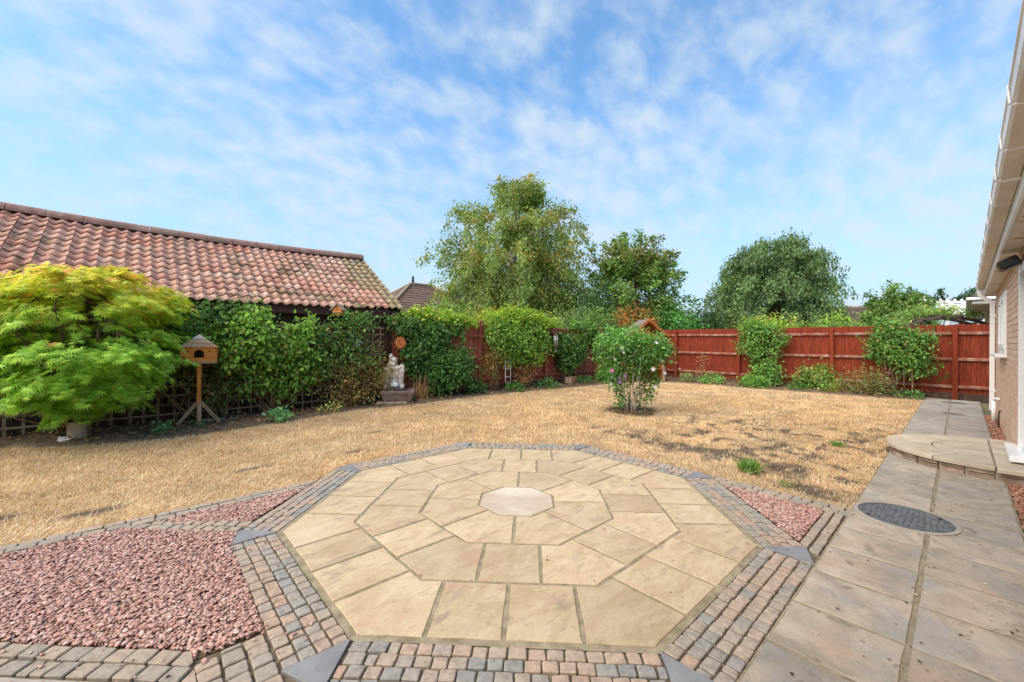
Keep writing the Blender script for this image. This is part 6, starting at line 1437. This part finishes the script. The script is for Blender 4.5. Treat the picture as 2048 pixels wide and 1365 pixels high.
straw = pal(rg, n, [(.61, .455, .285), (.68, .535, .36), (.53, .375, .22), (.74, .62, .46), (.40, .28, .165)], [4, 3, 3, 2.6, 1.4], .15)
straw *= ((.76 + .52 * cl) * (.70 + .60 * fbm(x, y, 5.5, 35)))[:, None]; tint = (fbm(x, y, 1.1, 41) - .5)[:, None] * np.array([.10, -.10, -.35]); straw = np.clip(straw * (1 + tint), .01, .9)
wd = (.0028 + .00042 * np.clip(d, 2, 14)) / ln
T, F = TM['blade']
D_ = unit(Dg); Y_ = unit(np.cross(Ng, D_)); Z_ = np.cross(D_, Y_); Pg = np.stack([x, y, np.full(n, -.021)], 1)
T3 = np.array([(0, .5, 0), (0, -.5, 0), (1, 0, .1)]); V = Pg[:, None, :] + ln[:, None, None] * (T3[None, :, 0:1] * D_[:, None, :] + (T3[None, :, 1] * wd[:, None])[:, :, None] * Y_[:, None, :] + T3[None, :, 2:3] * Z_[:, None, :])
Fg = np.arange(n * 3).reshape(n, 3)
gr = obj('grass', fast_mesh('grass', V.reshape(-1, 3), Fg, np.repeat(straw, 3, axis=0)), 'blade'); gr['kind'] = 'stuff'; tag(gr, 'dry straw coloured grass covering the lawn', 'grass')
# leaf litter on the beds
rg = np.random.default_rng(15); n = 26000; x = rg.uniform(-2.5, 14.9, n); y = rg.uniform(.65, 8.7, n); k = (in_bed(x, y) > -.06) & ((rg.random(n) < .55) | (x < 4.5)); x, y = x[k], y[k]; n = len(x)
N = np.stack([rg.normal(0, .5, n), rg.normal(0, .5, n), np.ones(n)], 1); D = np.stack([rg.normal(size=n), rg.normal(size=n), rg.normal(0, .3, n)], 1)
z = .045 + .075 * (fbm(x, y, 4.5, 5) - .42) + rg.uniform(0, .025, n)
lt = obj('leaf_litter', leaf_mesh('leaf_litter', np.stack([x, y, z], 1), D, N, rg.uniform(.025, .06, n), 'oval', pal(rg, n, [(.27, .14, .075), (.36, .20, .11), (.17, .095, .055), (.46, .30, .18), (.12, .075, .045)], None, .2)), 'petal'); lt['kind'] = 'stuff'; tag(lt, 'brown fallen leaves scattered over the planting beds', 'leaf litter')
n = 900; a = rg.uniform(0, 6.283, n); r = .45 * np.sqrt(rg.random(n)); x, y = hx + r * np.cos(a), hy + r * np.sin(a)
N = np.stack([rg.normal(0, .5, n), rg.normal(0, .5, n), np.ones(n)], 1); D = rg.normal(size=(n, 3)) * np.array([1, 1, .3])
lt = obj('leaf_litter', leaf_mesh('leaf_litter', np.stack([x, y, .01 + rg.uniform(0, .02, n)], 1), D, N, rg.uniform(.02, .045, n), 'oval', pal(rg, n, [(.16, .10, .06), (.25, .17, .10), (.10, .065, .04)], None, .2)), 'petal'); lt['kind'] = 'stuff'; tag(lt, 'dry leaf crumbs on the soil under the hibiscus', 'leaf litter')

# small debris on the paving
rg = np.random.default_rng(44); n = 420; x = np.r_[rg.uniform(1.6, 9, 260), rg.uniform(-.2, 4.2, 45)]; y = np.r_[rg.uniform(-.30, .60, 260), rg.uniform(.7, 4.3, 45)]
jt = rg.random(260) < .55; y[:260] = np.where(jt, np.where(rg.random(260) < .6, .15, .595) + rg.normal(0, .03, 260), y[:260]); y = np.where(x > 5.9, np.minimum(y, .59), y)
k = ~((np.hypot(x - 7.14, y + .24) < .95)) & ~((y > .6) & (x < 1.1)); x, y = x[k], y[k]; n = len(x); a = rg.uniform(0, 6.283, n)
D = np.stack([np.cos(a), np.sin(a), rg.normal(0, .1, n)], 1); N = np.stack([rg.normal(0, .25, n), rg.normal(0, .25, n), np.ones(n)], 1)
db = obj('debris', leaf_mesh('debris', np.stack([x, y, np.full(n, .0065)], 1), D, N, rg.uniform(.006, .022, n), 'oval', pal(rg, n, [(.14, .09, .05), (.07, .05, .035), (.55, .51, .45), (.28, .19, .11)], [3, 3, 2, 2], .2)), 'petal'); db['kind'] = 'stuff'; tag(db, 'specks of dry leaf and grit on the paving slabs', 'debris')

STR = [(.30, 1.95), (.62, 1.95), (.62, 3.35), (.30, 3.55)]
st2 = gravel('stray_gravel', STR, 45, .010, 'gravel', 12, z=(.006, .010)); tag(st2, 'stray mauve chippings lying on the setts beside the big gravel bed', 'gravel')
st3 = gravel('stray_gravel', [(-.9, 2.85), (.15, 1.98), (.28, 2.18), (-.8, 3.2)], 45, .010, 'gravel', 13, z=(.006, .010)); tag(st3, 'stray mauve chippings lying on the near edging setts', 'gravel')
